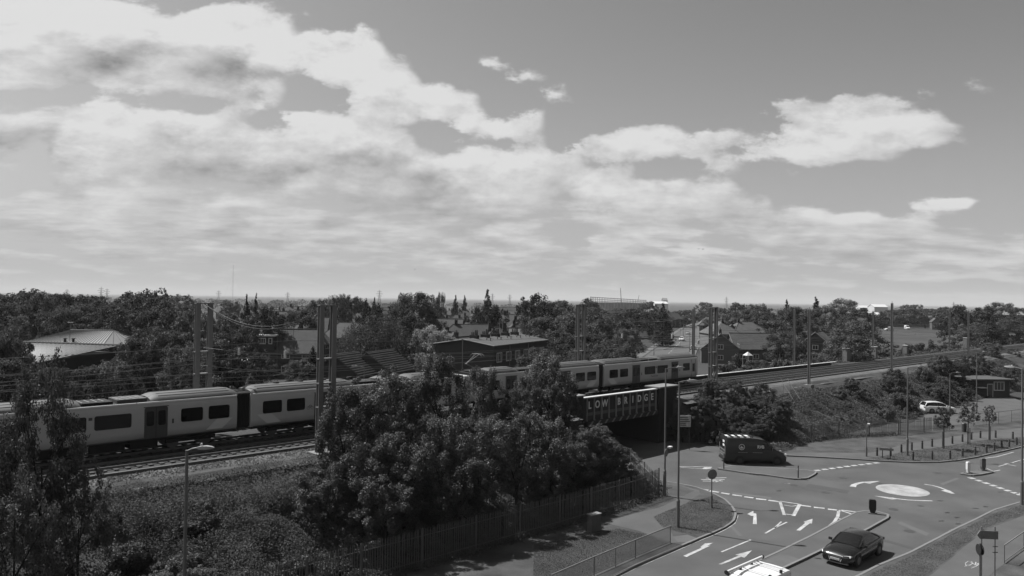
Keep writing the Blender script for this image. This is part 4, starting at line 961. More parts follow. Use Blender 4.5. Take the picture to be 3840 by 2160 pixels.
m.yprism([(1.18, 1.52), (1.27, 1.64), (1.32, 1.60), (1.40, 1.72), (1.52, 1.52)], y, y+.004*sgn_v); m.yprism([(1.2, 1.44), (1.5, 1.44), (1.5, 1.48), (1.2, 1.48)], y, y+.004*sgn_v); m.build('emblem_houses', M_VLET, vn)
for x0, x1 in ((.82, 1.72), (-.55, .35)):
    n = 9
    for i in range(n):
        a = x0+(x1-x0)*i/n; m = MB(); b = a+(x1-x0)/n*random.uniform(.65, .95); m.b2((a, sgn_v*1.016, 1.02+.06), (b, sgn_v*1.026, 1.13)); m.build('small_lettering', M_VLET2, vn)
for x in (-1.75+.0,):
    pass
for i, xx in enumerate((2.75, 2.15, 1.55, .95, .35)):       # roof rack cross bars
    m = MB(); m.b2((xx-.05, -.9, 2.47), (xx+.03, .9, 2.53)); m.build('rack_bar', M_BLACK, vn)
for y in (-.86, .86): m = MB(); m.tube((.25, y, 2.55), (2.8, y, 2.55), .03); m.build('rack_rail', M_BLACK, vn)
for xx in (2.5, 1.9, 1.25, .65): m = MB(); m.b2((xx-.2, -.6, 2.425), (xx+.2, .6, 2.445)); m.build('roof_panel', M_VLET, vn)
for zz in (1.95, 1.6): m = MB(); m.b2((2.875, .2, zz), (2.895, .75, zz+.2)); m.build('rear_sticker', M_VLET, vn)
for zz in (1.2, .9, .7): m = MB(); m.b2((2.875, -.8, zz), (2.895, .8, zz+.07)); m.build('rear_stripe', M_VLET2, vn)
# white van at the bottom edge: roof, rack and pipe carrier in view
hw_ = Vector((hd.x, hd.y, 0)); rm = at(2905, 2118, 1.95); wc = rm+hw_*2.45
wv = van('white van seen from above at the bottom edge, with roof bars and a pipe carrier', (wc.x, wc.y, .004), heading(hw_), M_CARW, 4.9, 1.98, .93)
for xx in (-.55, .55, 1.6):
    m = MB(); m.tube((xx, -.82, 2.08), (xx, .82, 2.08), .02); b = m.build('roof_bar', M_WHITE, wv)
    for y in (-.78, .78): m = MB(); m.b2((xx-.06, y-.05, 1.92), (xx+.06, y+.05, 2.1)); m.build('bar_foot', M_BLACK, b)
m = MB(); m.tube((1.85, -.75, 2.10), (1.85, .75, 2.10), .04); m.build('rear_roller', M_WHITE, wv)
sg_l = 1 if (Matrix.Rotation(heading(hw_), 3, 'Z') @ Vector((0, 1, 0))).x < 0 else -1
m = MB(); m.tube((-.95, sg_l*.62, 2.20), (2.35, sg_l*.62, 2.20), .07, .07, 14); t_ = m.build('pipe_carrier', M_WHITE, wv, True)
for xx in (-.97, 2.36): m = MB(); m.tube((xx-.03, sg_l*.62, 2.20), (xx+.03, sg_l*.62, 2.20), .1, .1, 14); m.build('carrier_end_cap', M_BLACK, t_)
# white car in the yard on the right
p = at(3535, 1556, 0); saloon('white car parked in the fenced yard behind the young trees', (p.x, p.y+1.2, .12), R(178), M_CARW, None, False, True, 1.05)
# parked cars of the far street and yards, all from one
def pk(px, py, rz, paint, label, sc_=1., g='cars parked along the far street'):
    q = atg(px, py); saloon(label, (q.x, q.y, q.z+.02), rz, paint, g, False, True, sc_)
sa = math.atan2(1, .262)
pk(2352, 1334, sa+math.pi, M_CARG, 'grey car at the street mouth behind the train, roof catching the sun')
pk(2556, 1278, sa, M_CARW, 'white car parked at the left kerb of the far street', 1.05)
pk(2580, 1254, sa, M_CARS, 'silver car farther up the left kerb of the far street')
pk(2592, 1229, sa, M_CARG, 'small grey car far up the left side of the street')
pk(2600, 1312, sa+math.pi, M_CARW, 'white car parked at the right kerb of the far street, nearest the train')
pk(2626, 1290, sa+math.pi, M_CARS, 'silver car parked at the right kerb beside the slim mast')
pk(2622, 1240, sa, M_CARG, 'grey car driving away in the middle of the far street')
pk(2712, 1226, .4, M_CARW, 'white car in the drive right of the far street', 1.1, 'cars in yards beyond the line')
pk(2700, 1238, .5, M_CARS, 'silver car beside the white one in the drive right of the far street', 1.1, 'cars in yards beyond the line')
def pv(px, py, rz, paint, label, L_=5.2, H_=2.2):
    q = atg(px, py); van(label, (q.x, q.y, q.z+.02), rz, paint, L_, H_, .98, 'vans in yards beyond the line')
pv(2686, 1256, .3, M_CARW, 'white van parked beside the gabled bungalows')
pv(3334, 1240, .1, M_CARW, 'white van in the open yard behind the tall spiked mast')
pv(3402, 1236, 1.4, M_CARW, 'white van end-on in the open yard, middle of three', 5., 2.6)
pv(3520, 1232, .2, M_CARW, 'large white van in the open yard, rightmost of three', 6.4, 2.6)
pk(3622, 1232, .2, M_CARW, 'white car at the right end of the open yard', 1.1, 'cars in yards beyond the line')

# ================================================================== SIGNS AND STREET FURNITURE
def pole_sign(loc, h, r, disc_z, rz, label, disc_m=M_SIGNG, lampon=False, base=True, square=False):
    t = thing('road_sign', label, 'road sign', loc, rz)
    m = MB(); m.tube((0, 0, -.03), (0, 0, h), .045, .045, 10); m.build('pole', M_LAMP, t)
    if base: m = MB(); m.tube((0, 0, -.03), (0, 0, .92), .09, .085, 10); m.build('base_column', M_LAMP, t)
    m = MB(); m.tube((0, -.055, disc_z), (0, -.075, disc_z), r, r, 28); d = m.build('sign_plate', disc_m, t)
    m = MB()
    for i in range(28):
        a0, a1 = 2*math.pi*i/28, 2*math.pi*(i+1)/28; m.tube((r*.93*math.cos(a0), -.078, disc_z+r*.93*math.sin(a0)), (r*.93*math.cos(a1), -.078, disc_z+r*.93*math.sin(a1)), .016, n=4, caps=False)
    m.build('sign_rim', M_CONC, d)
    if lampon: m = MB(); m.b2((-.28, -.3, h-.02), (.1, -.08, h+.1)); m.build('sign_lamp', M_WHITE, t)
    return t, d
t, d = pole_sign(at(2668, 1905, .11), 2.75, .37, 2.45, R(12), 'round grey road sign on a pole at the tip of the oval verge')
for k in range(3):
    a = 2*math.pi*k/3; m = MB()
    for i in range(5): a0, a1 = a+i*.3, a+(i+1)*.3; m.tube((.2*math.cos(a0), -.078, 2.45+.2*math.sin(a0)), (.2*math.cos(a1), -.078, 2.45+.2*math.sin(a1)), .022, n=4)
    m.build('sign_arrow', M_CONC, d)
pole_sign(at(3249, 1712, .11), 3.15, .36, 2.75, R(62), 'round sign seen edge-on with a small lamp, left of the street name plate', M_CONC, True)
p = at(2492, 1860, .11); t, d = pole_sign((p.x+.02, p.y-.10, p.z+2.6), 1.0, .30, .75, R(52), 'small round sign fixed to the corner lamp post', M_CONC, False, False)
m = MB(); m.b2((.15, -.3, 1.05), (.6, -.05, 1.17)); m.build('sign_lamp', M_WHITE, t)
# height gauge sign on the bridge pier
t = thing('hazard_marker', 'narrow striped hazard marker by the bridge pier', 'hazard marker', P(7.4, 6.0, 0), TRACK_A)
m = MB(); m.b2((-.14, -.06, 1.6), (.14, -.02, 3.3)); m.build('board', M_GIRD, t)
for i in range(3):
    m = MB(); z = 1.7+i*.55; m.add([(-.13, -.065, z), (.13, -.065, z+.2), (.13, -.065, z+.42), (-.13, -.065, z+.22)], [(0, 1, 2, 3)]); m.build('stripe', M_CONC, t)
# street name plate
p0, p1 = z8(1030, 480, .11), z8(1094, 484, .11); t = thing('street_name_plate', 'low street name plate on two posts among the bollards', 'sign', (p0+p1)/2, math.atan2(p1.y-p0.y, p1.x-p0.x))
w = (p1-p0).length
for x in (-w/2, w/2): m = MB(); m.b2((x-.035, -.03, -.05), (x+.035, .03, .9)); m.build('post', M_DARK, t)
m = MB(); m.b2((-w/2-.28, -.06, .78), (w/2+.28, -.03, 1.0)); m.build('plate', M_CONC, t)
# traffic-island bollards
def isl_bollard(loc, rz, label, m_front, tall=1.35, wd=.36):
    t = thing('traffic_bollard', label, 'bollard', loc, rz); z0 = .3
    pts = [(-wd*.25, 0), (wd*.25, 0), (wd*.5, .35), (wd*.5, tall-.08), (wd*.4, tall), (-wd*.4, tall), (-wd*.5, tall-.08), (-wd*.5, .35)]
    m = MB(); m.yprism(pts, -.11, .11); m.build('shell', m_front, t); m = MB(); m.prism([(-.3, -.2), (.3, -.2), (.3, .2), (-.3, .2)], -.02, .06); m.build('foot', M_CONCD, t)
    return t
isl_bollard(z8(1735, 602, .11), R(10), 'white keep-left bollard on the right-hand traffic island', M_WHITE, 1.0, .3)
isl_bollard(z8(1857, 580, .11), R(10), 'grey blade-shaped bollard beside the white bollard', M_CONCD, 1.1, .42)
isl_bollard(z8(948, 935, .11), R(-18), 'black blade-shaped bollard on the near traffic island', M_BLACK, 1.0, .46)
for nm, fn, a, h in (('thin dark post at the corner of the island near the van', z8, (336, 642), 1.05), ('thin dark post behind the van on the long island', z7, (1568, 568), 1.4)):
    t = thing('marker_post', nm, 'post', fn(*a, .11)); m = MB(); m.tube((0, 0, -.02), (0, 0, h), .05, .045, 10); m.build('pole', M_DARK, t); m = MB(); m.tube((0, 0, h-.4), (0, 0, h-.2), .056, .056, 10); m.build('reflective_band', M_SIGNG, t)
# timber bollards on the far verge
BOL = [(985,460),(1097,462),(1185,433),(1271,414),(1357,401),(1438,385),(1605,360),(1688,345),(1762,327),(1836,313),(1961,311),(2103,322),(1281,496),(1439,491),(1586,486),(1689,468),(1793,453),(1886,434),(1950,417),(2011,398),(2073,388),(2134,371),(1528,378)]
m = MB(); m.loft([[(r*math.cos(2*math.pi*i/10), r*math.sin(2*math.pi*i/10), z) for i in range(10)] for r, z in ((.1, -.05), (.095, .78), (.07, .84))]); b_me = m.mesh('post'); b_me.materials.append(M_WOOD)
m = MB(); m.tube((0, 0, .62), (0, 0, .68), .1, .1, 10); b_me2 = m.mesh('band'); b_me2.materials.append(M_SIGNG)
for i, (x, y) in enumerate(BOL):
    row = 'front row by the kerb' if i >= 12 and i < 22 else 'back row by the path'
    t = thing('timber_bollard', 'short timber bollard on the far verge, ' + row, 'bollard', z8(x, y, .11), random.random()*6, 'timber bollards on the far verge')
    link('post', b_me, None, t); link('band', b_me2, None, t)
# cabinet on the left verge
p = at(2228, 1990, .11); t = thing('utility_cabinet', 'grey utility cabinet standing against the palisade fence', 'cabinet', p, R(38))
m = MB(); m.b2((-.42, -.2, -.02), (.42, .2, 1.05)); m.build('body', M_CONCD, t); m = MB(); m.b2((-.46, -.24, 1.05), (.46, .24, 1.11)); m.build('lid', M_CONC, t)
for x in (-.2, .2): m = MB(); m.b2((x-.18, -.212, .1), (x+.18, -.2, .98)); m.build('door', M_CONCD, t)
# litter bin
t = thing('litter_bin', 'small round litter bin behind the young trees', 'bin', z8(1702, 262, .11)); m = MB(); m.tube((0, 0, 0), (0, 0, .95), .25, .28, 14); m.build('drum', M_WOOD, t, True); m = MB(); m.tube((0, 0, .95), (0, 0, 1.05), .3, .2, 14); m.build('lid', M_DARK, t, True)
# finger post and path signs at the lower right
Yp = 39.
def atpy(px, Y): return atY(px, 1800, Y).x
t = thing('direction_sign', 'arrow-shaped direction sign on two posts at the lower right path', 'direction sign', (atpy(3706, Yp), Yp, .11), R(6))
for x in (-.33, .42): m = MB(); m.tube((x, .05, -.05), (x, .05, 3.4), .04, .04, 10); m.build('post', M_SIGNG, t)
m = MB(); m.yprism([(-.62, 3.02), (-.46, 2.80), (.56, 2.74), (.56, 3.16), (-.46, 3.22)], -.02, .01); bd = m.build('arrow_board', M_SIGNG, t)
m = MB(); m.yprism([(-.60, 3.02), (-.47, 2.82), (-.39, 2.82), (-.49, 3.02), (-.39, 3.2), (-.47, 3.2)], -.028, -.021); m.build('chevron', M_CONC, bd)
for z, x1 in ((3.06, .2), (2.97, .3)):
    x = -.3
    while x < x1:
        w = random.uniform(.05, .13); m = MB(); m.b2((x, -.028, z), (x+w, -.021, z+.035)); m.build('sign_word', M_CONC, bd); x += w+.03
for x in (.43, .43): pass
for z in (3.05, 2.95): m = MB(); m.b2((.42, -.028, z), (.5, -.021, z+.05)); m.build('sign_number', M_CONC, bd)
m = MB()
for cx in (-.32, -.2):
    for i in range(10): a0, a1 = 2*math.pi*i/10, 2*math.pi*(i+1)/10; m.tube((cx+.035*math.cos(a0), -.025, 2.87+.035*math.sin(a0)), (cx+.035*math.cos(a1), -.025, 2.87+.035*math.sin(a1)), .006, n=4)
m.path([(-.32, -.025, 2.87), (-.27, -.025, 2.93), (-.2, -.025, 2.87)], .006, 4); m.build('bicycle_symbol', M_CONC, bd)
m = MB(); m.path([(-.03, -.025, 2.83), (.0, -.025, 2.90), (.03, -.025, 2.83)], .008, 4); m.path([(0, -.025, 2.90), (0, -.025, 2.95)], .011, 4); m.disc((0, -.026, 2.97), .014, 'y', 8); m.build('walker_symbol', M_CONC, bd)
for z in (2.35, 2.05): m = MB(); m.b2((.28, .0, z), (.56, .03, z+.03)); m.build('bracket', M_DARK, t)
t = thing('road_sign', 'pair of dark round signs back to back on one post beside the direction sign', 'road sign', (atpy(3676, 38.4), 38.4, .11), R(84))
m = MB(); m.tube((0, 0, -.05), (0, 0, 2.75), .04, .04, 10); m.build('pole', M_LAMP, t)
for y in (-.07, .07): m = MB(); m.tube((0, y-.01, 2.42), (0, y+.01, 2.42), .27, .27, 24); m.build('sign_plate', M_DARK, t)
# white scrawl sprayed on the path
gp = [((1720,1385),(1712,1362),(1735,1345),(1765,1348),(1770,1366),(1745,1378),(1730,1370)),((1750,1352),(1775,1362),(1790,1380),(1800,1352)),((1705,1388),(1750,1382),(1790,1392),(1760,1404)),((1795,1390),(1828,1368)),((1800,1372),(1825,1362))]
for g_ in gp:
    o = ribbon('paint_scrawl', z8, g_, .05); o.parent = verge_r; o.location.z = .118
# embankment steps with handrails
tp = at(2950, 1470, 4.1); bt = at(3036, 1606, .25)
t = thing('embankment_steps', 'flight of steps with handrails climbing the embankment behind the fence', 'steps', bt)
n = 22; dv = tp-bt; nrm = Vector((-dv.y, dv.x, 0)).normalized()
for i in range(n):
    c = dv*((i+.5)/n); m = MB(); m.box(c, (.34, 1.0, .06), math.atan2(dv.y, dv.x)); m.build('tread', M_CONCD, t)
for sg in (-1, 1):
    m = MB(); m.path([nrm*sg*.55+Vector((0, 0, 1.0)), nrm*sg*.55+dv*.33+Vector((0, 0, .9)), nrm*sg*.55+dv*.36+Vector((0, 0, 1.0)), nrm*sg*.55+dv+Vector((0, 0, 1.0)), nrm*sg*.55+dv*1.12+Vector((0, 0, 1.2))], .03, 6); m.build('handrail', M_CONC, t)
    for k in np.linspace(0, 1, 7): m = MB(); m.tube(nrm*sg*.55+dv*k, nrm*sg*.55+dv*k+Vector((0, 0, 1.0)), .022); m.build('baluster', M_STEEL, t)
# lineside cabinets on the far side of the tracks
def cabinet(px, py, w, h, lab, pair=False):
    s_, z_ = on_plane(px, py, -3.6); s_, z_ = on_plane(px, py, -6.0+bend(s_)); p = P(s_, -6.0+bend(s_), 4.35); h += max(0, z_-4.35); t = thing('lineside_cabinet', lab, 'cabinet', p, TRACK_A)
    for k in ((0,) if not pair else (-.5, .5)):
        x = k*w*1.02; m = MB(); m.b2((x-w/2, -.4, -.1), (x+w/2, .4, h)); b = m.build('body', M_CONC, t); m = MB(); m.b2((x-w/2-.05, -.46, h), (x+w/2+.05, .46, h+.08)); m.build('lid', M_WHITE, b)
        for q in (-.25, .25): m = MB(); m.b2((x+q*w-w*.22, -.42, .1), (x+q*w+w*.22, -.4, h-.1)); m.build('door', M_CONC, b)
    for k in (-1, 1):
        m = MB(); x = k*(w*(1.6 if pair else 1.1)+.3)
        for q in (0, .5, 1.0): m.tube((x-.5, 0, q+.1), (x+.5, 0, q+.1), .02, n=5)
        for q in (-.5, 0, .5): m.tube((x+q, 0, 0), (x+q, 0, 1.15), .02, n=5)
        m.build('side_rail', M_STEEL, t)
cabinet(3174, 1338, .85, 1.5, 'pair of pale lineside cabinets beyond the tracks', True)
cabinet(3280, 1333, 1.0, 1.65, 'single pale lineside cabinet right of the pair')
cabinet(3397, 1320, .9, 1.35, 'grey lineside cabinet behind the spiked mast')
cabinet(3626, 1294, .8, 1.7, 'tall narrow lineside cabinet near the far bend')
# birds
for px, py, lb in ((2620, 934, 'left of two dark birds flying below the small cloud'), (2636, 935, 'right of two dark birds flying below the small cloud'), (1556, 1010, 'tiny lone bird low in the middle sky')):
    p = atY(px, py, 150.); t = thing('bird', lb, 'bird', p, random.random()); k = .8 if px > 2000 else .5
    m = MB(); m.loft([[(x*k, r*math.cos(a)*k, r*math.sin(a)*k) for a in np.linspace(0, 2*math.pi, 7)[:-1]] for x, r in ((-.22, .01), (-.1, .05), (.05, .06), (.16, .04), (.22, .01))]); m.build('body', M_BLACK, t, True)
    for sg in (-1, 1): m = MB(); m.add([(-.08*k, 0, .02), (.1*k, 0, .02), (.06*k, sg*.28*k, .2*k), (-.06*k, sg*.55*k, .12*k), (-.05*k, sg*.26*k, .15*k)], [(0, 1, 2, 4), (2, 3, 4)]); m.build('wing', M_BLACK, t)
# ================================================================== BUILDINGS
def xz(px, Y): return atY(px, 1150, Y).x
def zat(px, py, Y): return atY(px, py, Y).z
def window(parent, x, y, z, w, h, face, frame=True, panes=2):
    # face: '-y', '+x', '-x'; wall plane at the given coordinate
    def B(x0, x1, z0, z1, d0, d1):
        m = MB()
        if face == '-y': m.b2((x+x0, y-d1, z+z0), (x+x1, y-d0, z+z1))
        else:
            sg = 1 if face == '+x' else -1; m.b2((x+sg*d0, y+x0, z+z0), (x+sg*d1, y+x1, z+z1))
        return m
    g = B(-w/2, w/2, 0, h, -.02, .012).build('window', M_PANE, parent)
    if frame:
        t = .07
        for a in ((-w/2, w/2, -t, t), (-w/2, w/2, h-t, h+t), (-w/2-t, -w/2+t, -t, h+t), (w/2-t, w/2+t, -t, h+t)): B(*a, -.02, .05).build('frame', M_FRAME, g)
        for i in range(1, panes): xx = -w/2+w*i/panes; B(xx-.04, xx+.04, 0, h, -.02, .045).build('glazing_bar', M_FRAME, g)
    return g
def house(px, Y, w, d, eave, rise, rz, label, roof='gable', wm=1, rm=1, chim=1, wins=True, frames=True, name='house', cat='house', group=None, z0=None, x=None, gable_win=False):
    t = thing(name, label, cat, (xz(px, Y) if x is None else x, Y, gz(Y) if z0 is None else z0), R(rz), group)
    wall = M_WALL[wm]; rf = M_ROOF[rm]; ov = .35; zr = eave+rise
    m = MB()
    if roof == 'gable':
        m.xprism([(-d/2, -.5), (d/2, -.5), (d/2, eave), (0, zr-.12), (-d/2, eave)], -w/2, w/2)
    else: m.b2((-w/2, -d/2, -.5), (w/2, d/2, eave))
    m.build('wall', wall, t)
    m = MB(); k = rise/(d/2); th = .16
    if roof == 'gable':
        for sg in (-1, 1):
            m2 = MB(); m2.xprism([(sg*(d/2+ov), eave-ov*k), (0, zr), (0, zr+th), (sg*(d/2+ov), eave-ov*k+th)], -w/2-ov, w/2+ov); m2.build('roof', rf, t)
        m = MB(); m.tube((-w/2-ov, 0, zr+th), (w/2+ov, 0, zr+th), .12, .12, 6); m.build('ridge_tiles', M_ROOF[2], t)
        for sx in (-1, 1):
            for sg in (-1, 1):
                m = MB(); m.tube((sx*(w/2+ov), sg*(d/2+ov), eave-ov*k+.05), (sx*(w/2+ov), 0, zr+.05), .07, .07, 4); m.build('barge_board', M_CONC if frames else rf, t)
    else:
        hl = max(.3, w/2-d/2*.9); a = w/2+ov; b = d/2+ov; ze = eave-ov*k*.6
        m.add([(-a, -b, ze), (a, -b, ze), (a, b, ze), (-a, b, ze), (-hl, 0, zr+th), (hl, 0, zr+th)], [(0, 1, 5, 4), (1, 2, 5), (2, 3, 4, 5), (3, 0, 4), (3, 2, 1, 0)]); ro = m.build('roof', rf, t)
        for p0, p1 in (((-a, -b, ze), (-hl, 0, zr+th)), ((a, -b, ze), (hl, 0, zr+th)), ((-hl, 0, zr+th), (hl, 0, zr+th))):
            m = MB(); m.tube(p0, p1, .1, .1, 5); m.build('ridge_tiles', M_ROOF[2], t)
    for i in range(chim):
        cx = (-w/2+.8 if i == 0 else w/2-.8)*(.9 if roof == 'gable' else .45); m = MB(); m.b2((cx-.35, -.3, zr-.8), (cx+.35, .3, zr+1.1)); c = m.build('chimney', M_WALL[0], t)
        for q in (-.17, .17): m = MB(); m.tube((cx+q, 0, zr+1.1), (cx+q, 0, zr+1.5), .1, .08, 8); m.build('chimney_pot', M_ROOF[3], c)
    if wins:
        n = max(2, int(w/3.2)); lev = [.9] if eave < 3.6 else [.9, 3.5]
        for z in lev:
            for i in range(n):
                xx = -w/2+w*(i+.5)/n; window(t, xx, -d/2, z, 1.4, 1.15, '-y', frames)
        if gable_win or roof == 'gable':
            for z in lev: window(t, -w/2, 0, z, 1.3, 1.1, '-x', frames); window(t, w/2, 0, z, 1.3, 1.1, '+x', frames)
    return t
# --- striped metal-roofed building at the left
def seam_roof(parent, quad, n, m, name='metal_roof', r=.042, seamname='standing_seam'):
    a, b, c, d = [Vector(q) for q in quad]                  # a-b ridge, d-c eave
    k = MB(); nn = (b-a).cross(d-a).normalized(); nn = nn if nn.z > 0 else -nn
    k.add([a, b, c, d]+[p-nn*.12 for p in (a, b, c, d)], [(0, 1, 2, 3), (7, 6, 5, 4), (0, 4, 5, 1), (1, 5, 6, 2), (2, 6, 7, 3), (3, 7, 4, 0)]); ro = k.build(name, m, parent)
    for i in range(n+1):
        p = a.lerp(b, i/n)+nn*r; q = d.lerp(c, i/n)+nn*r; k = MB(); k.tube(p, q, r, r, 4); k.build(seamname, M_ROOF[3], ro)  # seams darker than the sheet: their shadow lines are put into the colour
    return ro
Y0 = 112.; xl, xr = xz(80, Y0), xz(458, Y0); zr_ = zat(270, 1286, Y0)
t = thing('workshop_building', 'low building with two pale striped metal roofs among the left-hand trees', 'building', ((xl+xr)/2, Y0, 0), R(-2))
w = xr-xl
m = MB(); m.b2((-w/2-5.5, -7.5, -.3), (w/2-7.4, 13, zr_-2.2)); m.build('wall', M_WALL[0], t)
seam_roof(t, [(-w/2, 0, zr_), (w/2, 0, zr_-.25), (w/2-7.0, -8.2, zr_-2.3), (-w/2-7.0, -8.2, zr_-2.3)], 24, M_MROOF)
seam_roof(t, [(-w/2-.5, 12.5, zr_+1.25), (w/2-8.3, 12.5, zr_+1.25), (w/2-2.8, .4, zr_-.2), (-w/2-.5, .4, zr_-.2)], 26, M_MROOF)
seam_roof(t, [(w/2-8.3, 12.5, zr_+1.25), (w/2-8.2, 12.6, zr_+1.25), (w/2-1.2, 13.0, zr_-.7), (w/2-2.8, .4, zr_-.2)], 6, M_MROOF)
m = MB(); m.tube((-w/2, 0, zr_+.08), (w/2, 0, zr_-.17), .14, .14, 6); m.build('ridge_cap', M_CONC, t)
m = MB(); m.tube((-w/2-.5, 12.5, zr_+1.33), (w/2-8.3, 12.5, zr_+1.33), .12, .12, 6); m.build('ridge_cap', M_CONC, t)
for x in (-2.2, -.9): m = MB(); m.tube((x, 2.0, zr_-.3), (x, 2.0, zr_+.5), .18, .18, 8); m.tube((x, 2.0, zr_+.5), (x, 2.0, zr_+.6), .3, .26, 8); m.build('roof_vent', M_DARK, t)
m = MB(); m.tube((-2.1, 3, zr_), (-2.1, 3, zr_+2.9), .035); m.tube((-2.5, 3, zr_+2.9), (-1.6, 3, zr_+2.95), .05); m.build('aerial', M_STEEL, t)
# --- twin-pitched sheds behind the train
def shed(p0, p1, zr, hw, drop, label, nr):
    a = atY(*p0, 7.5*0+(CAM_H-zr)*FPX/(p0[1]-horizon(p0[0]))); b = atY(*p1, (CAM_H-zr)*FPX/(p1[1]-horizon(p1[0]))); d = b-a; L_ = math.hypot(d.x, d.y)+.8; c = (a+b)/2
    t = thing('pitched_shed', label, 'shed', (c.x, c.y, 0), math.atan2(d.y, d.x))
    m = MB(); m.xprism([(-hw, -.3), (hw, -.3), (hw, zr-drop), (0, zr-.15), (-hw, zr-drop)], -L_/2, L_/2); m.build('wall', M_WALL[0], t)
    for sg in (-1, 1):
        ov = 1.1; A, B, C2, D = (-L_/2-.3, 0, zr), (L_/2+.3, 0, zr), (L_/2+.3, sg*hw*ov, zr-drop*ov), (-L_/2-.3, sg*hw*ov, zr-drop*ov)
        k = MB(); k.add([A, B, C2, D]+[(p[0], p[1], p[2]-.14) for p in (A, B, C2, D)], [(0, 1, 2, 3), (7, 6, 5, 4), (0, 4, 5, 1), (1, 5, 6, 2), (2, 6, 7, 3), (3, 7, 4, 0)]); ro = k.build('roof', M_ROOF[1], t)
        for i in range(nr):
            q = (i+.5)/nr; q0 = Vector(A).lerp(Vector(D), q)+Vector((0, 0, .06)); q1 = Vector(B).lerp(Vector(C2), q)+Vector((0, 0, .06)); k = MB(); k.tube(q0, q1, .09, .09, 4); k.build('roof_batten', M_ROOF[3], ro)
    m = MB(); m.tube((-L_/2-.3, 0, zr+.03), (L_/2+.3, 0, zr+.03), .12, .12, 6); m.build('ridge_cap', M_ROOF[3], t)
    window(t, -L_/2, -1.2, zr-drop-1.7, 1.1, 1.0, '-x'); window(t, -L_/2, 1.0, zr-drop-1.7, 1.1, 1.0, '-x')
    for x in (-1.2, .8): window(t, x, -hw, zr-drop-1.6, 1.0, 1.0, '-y')
    return t
shed((1260, 1331), (1335, 1321), 7.5, 3.6, 2.45, 'left of two ribbed-roof sheds behind the train', 11)
shed((1384, 1323), (1466, 1312), 7.5, 3.6, 2.45, 'right of two ribbed-roof sheds behind the train', 11)
# --- long brick block with a shallow roof and chimneys
zc = 8.4; g0 = Vector((xz(1636, 107), 107)); g1 = Vector((xz(1853, 103), 103)); dirx = (g1-g0); wg = dirx.length; ang = math.atan2(dirx.y, dirx.x)
t = thing('brick_block', 'long dark brick block with shallow roof and rows of chimney stacks behind the train', 'building', ((g0.x+g1.x)/2, (g0.y+g1.y)/2, 0), ang)
Lb = 19.
m = MB(); m.yprism([(-wg/2, -.3), (wg/2, -.3), (wg/2, zc), (0, zc+.75), (-wg/2, zc)], 0, Lb); m.build('wall', M_WALL[0], t)
M_FLAT = mat('felt_roof', .05, .85, .2, var=.2, scale=2)
for sg in (-1, 1): m = MB(); m.yprism([(0, zc+.76), (sg*(wg/2+.25), zc+.0), (sg*(wg/2+.25), zc+.16), (0, zc+.93)], -.25, Lb+.25); m.build('roof', M_FLAT, t)
for sg in (-1, 1): m = MB(); m.tube((sg*(wg/2+.25), -.25, zc+.12), (0, -.25, zc+.88), .07, .07, 4); m.build('verge_trim', M_CONC, t)
for i in range(5):
    y = 3+i*3.4; m = MB(); m.b2((-.6, y-.35, zc+.8), (.6, y+.35, zc+1.35)); c = m.build('chimney', M_WALL[0], t)
    for q in (-.4, -.1, .2, .45): m = MB(); m.tube((q, y, zc+1.35), (q, y, zc+1.8+.3*(q > .1)), .11, .09, 8); m.build('chimney_pot', M_ROOF[0], c)
    for q in (1.6, 2.2): m = MB(); m.tube((q, y+.8, zc+.5), (q, y+.8, zc+1.05), .09, .09, 6); m.build('vent_pipe', M_CONC, t)
for z in (1.0, 3.6, 6.2):
    for i in range(6): window(t, wg/2, 1.8+i*3.0, z, 1.5, 1.25, '+x', True, 3)
for q in (5.0, 11.5): m = MB(); m.tube((wg/2+.1, q, 0), (wg/2+.1, q, zc), .06, .06, 6); m.build('downpipe', M_CONC, t)
window(t, 1.5, 0, 5.0, .3, .3, '-y', True, 1)
# --- house with a box dormer
t = house(1088, 142, 11, 8.5, 4.6, 4.0, 8, 'tiled house with a dark flat-topped dormer and white windows', rm=2, wm=0, chim=1)
m = MB(); m.b2((-5.2, -4.4, 4.9), (-2.0, -.6, 7.55)); dm = m.build('dormer', M_WALL[0], t); m = MB(); m.b2((-5.4, -4.6, 7.55), (-1.8, -.4, 7.80)); m.build('dormer_roof', M_WHITE, dm)
for x, wd, pn in ((-4.2, 1.15, 3), (-2.75, .55, 1)): window(dm, x, -4.4, 6.2, wd, 1.0, '-y', True, pn)
m = MB(); m.xprism([(-6.9, 3.0), (-4.4, 3.0), (-4.4, 3.9), (-6.9, 3.15)], -7.6, -5.4); m.build('porch_roof', M_PALE, t)
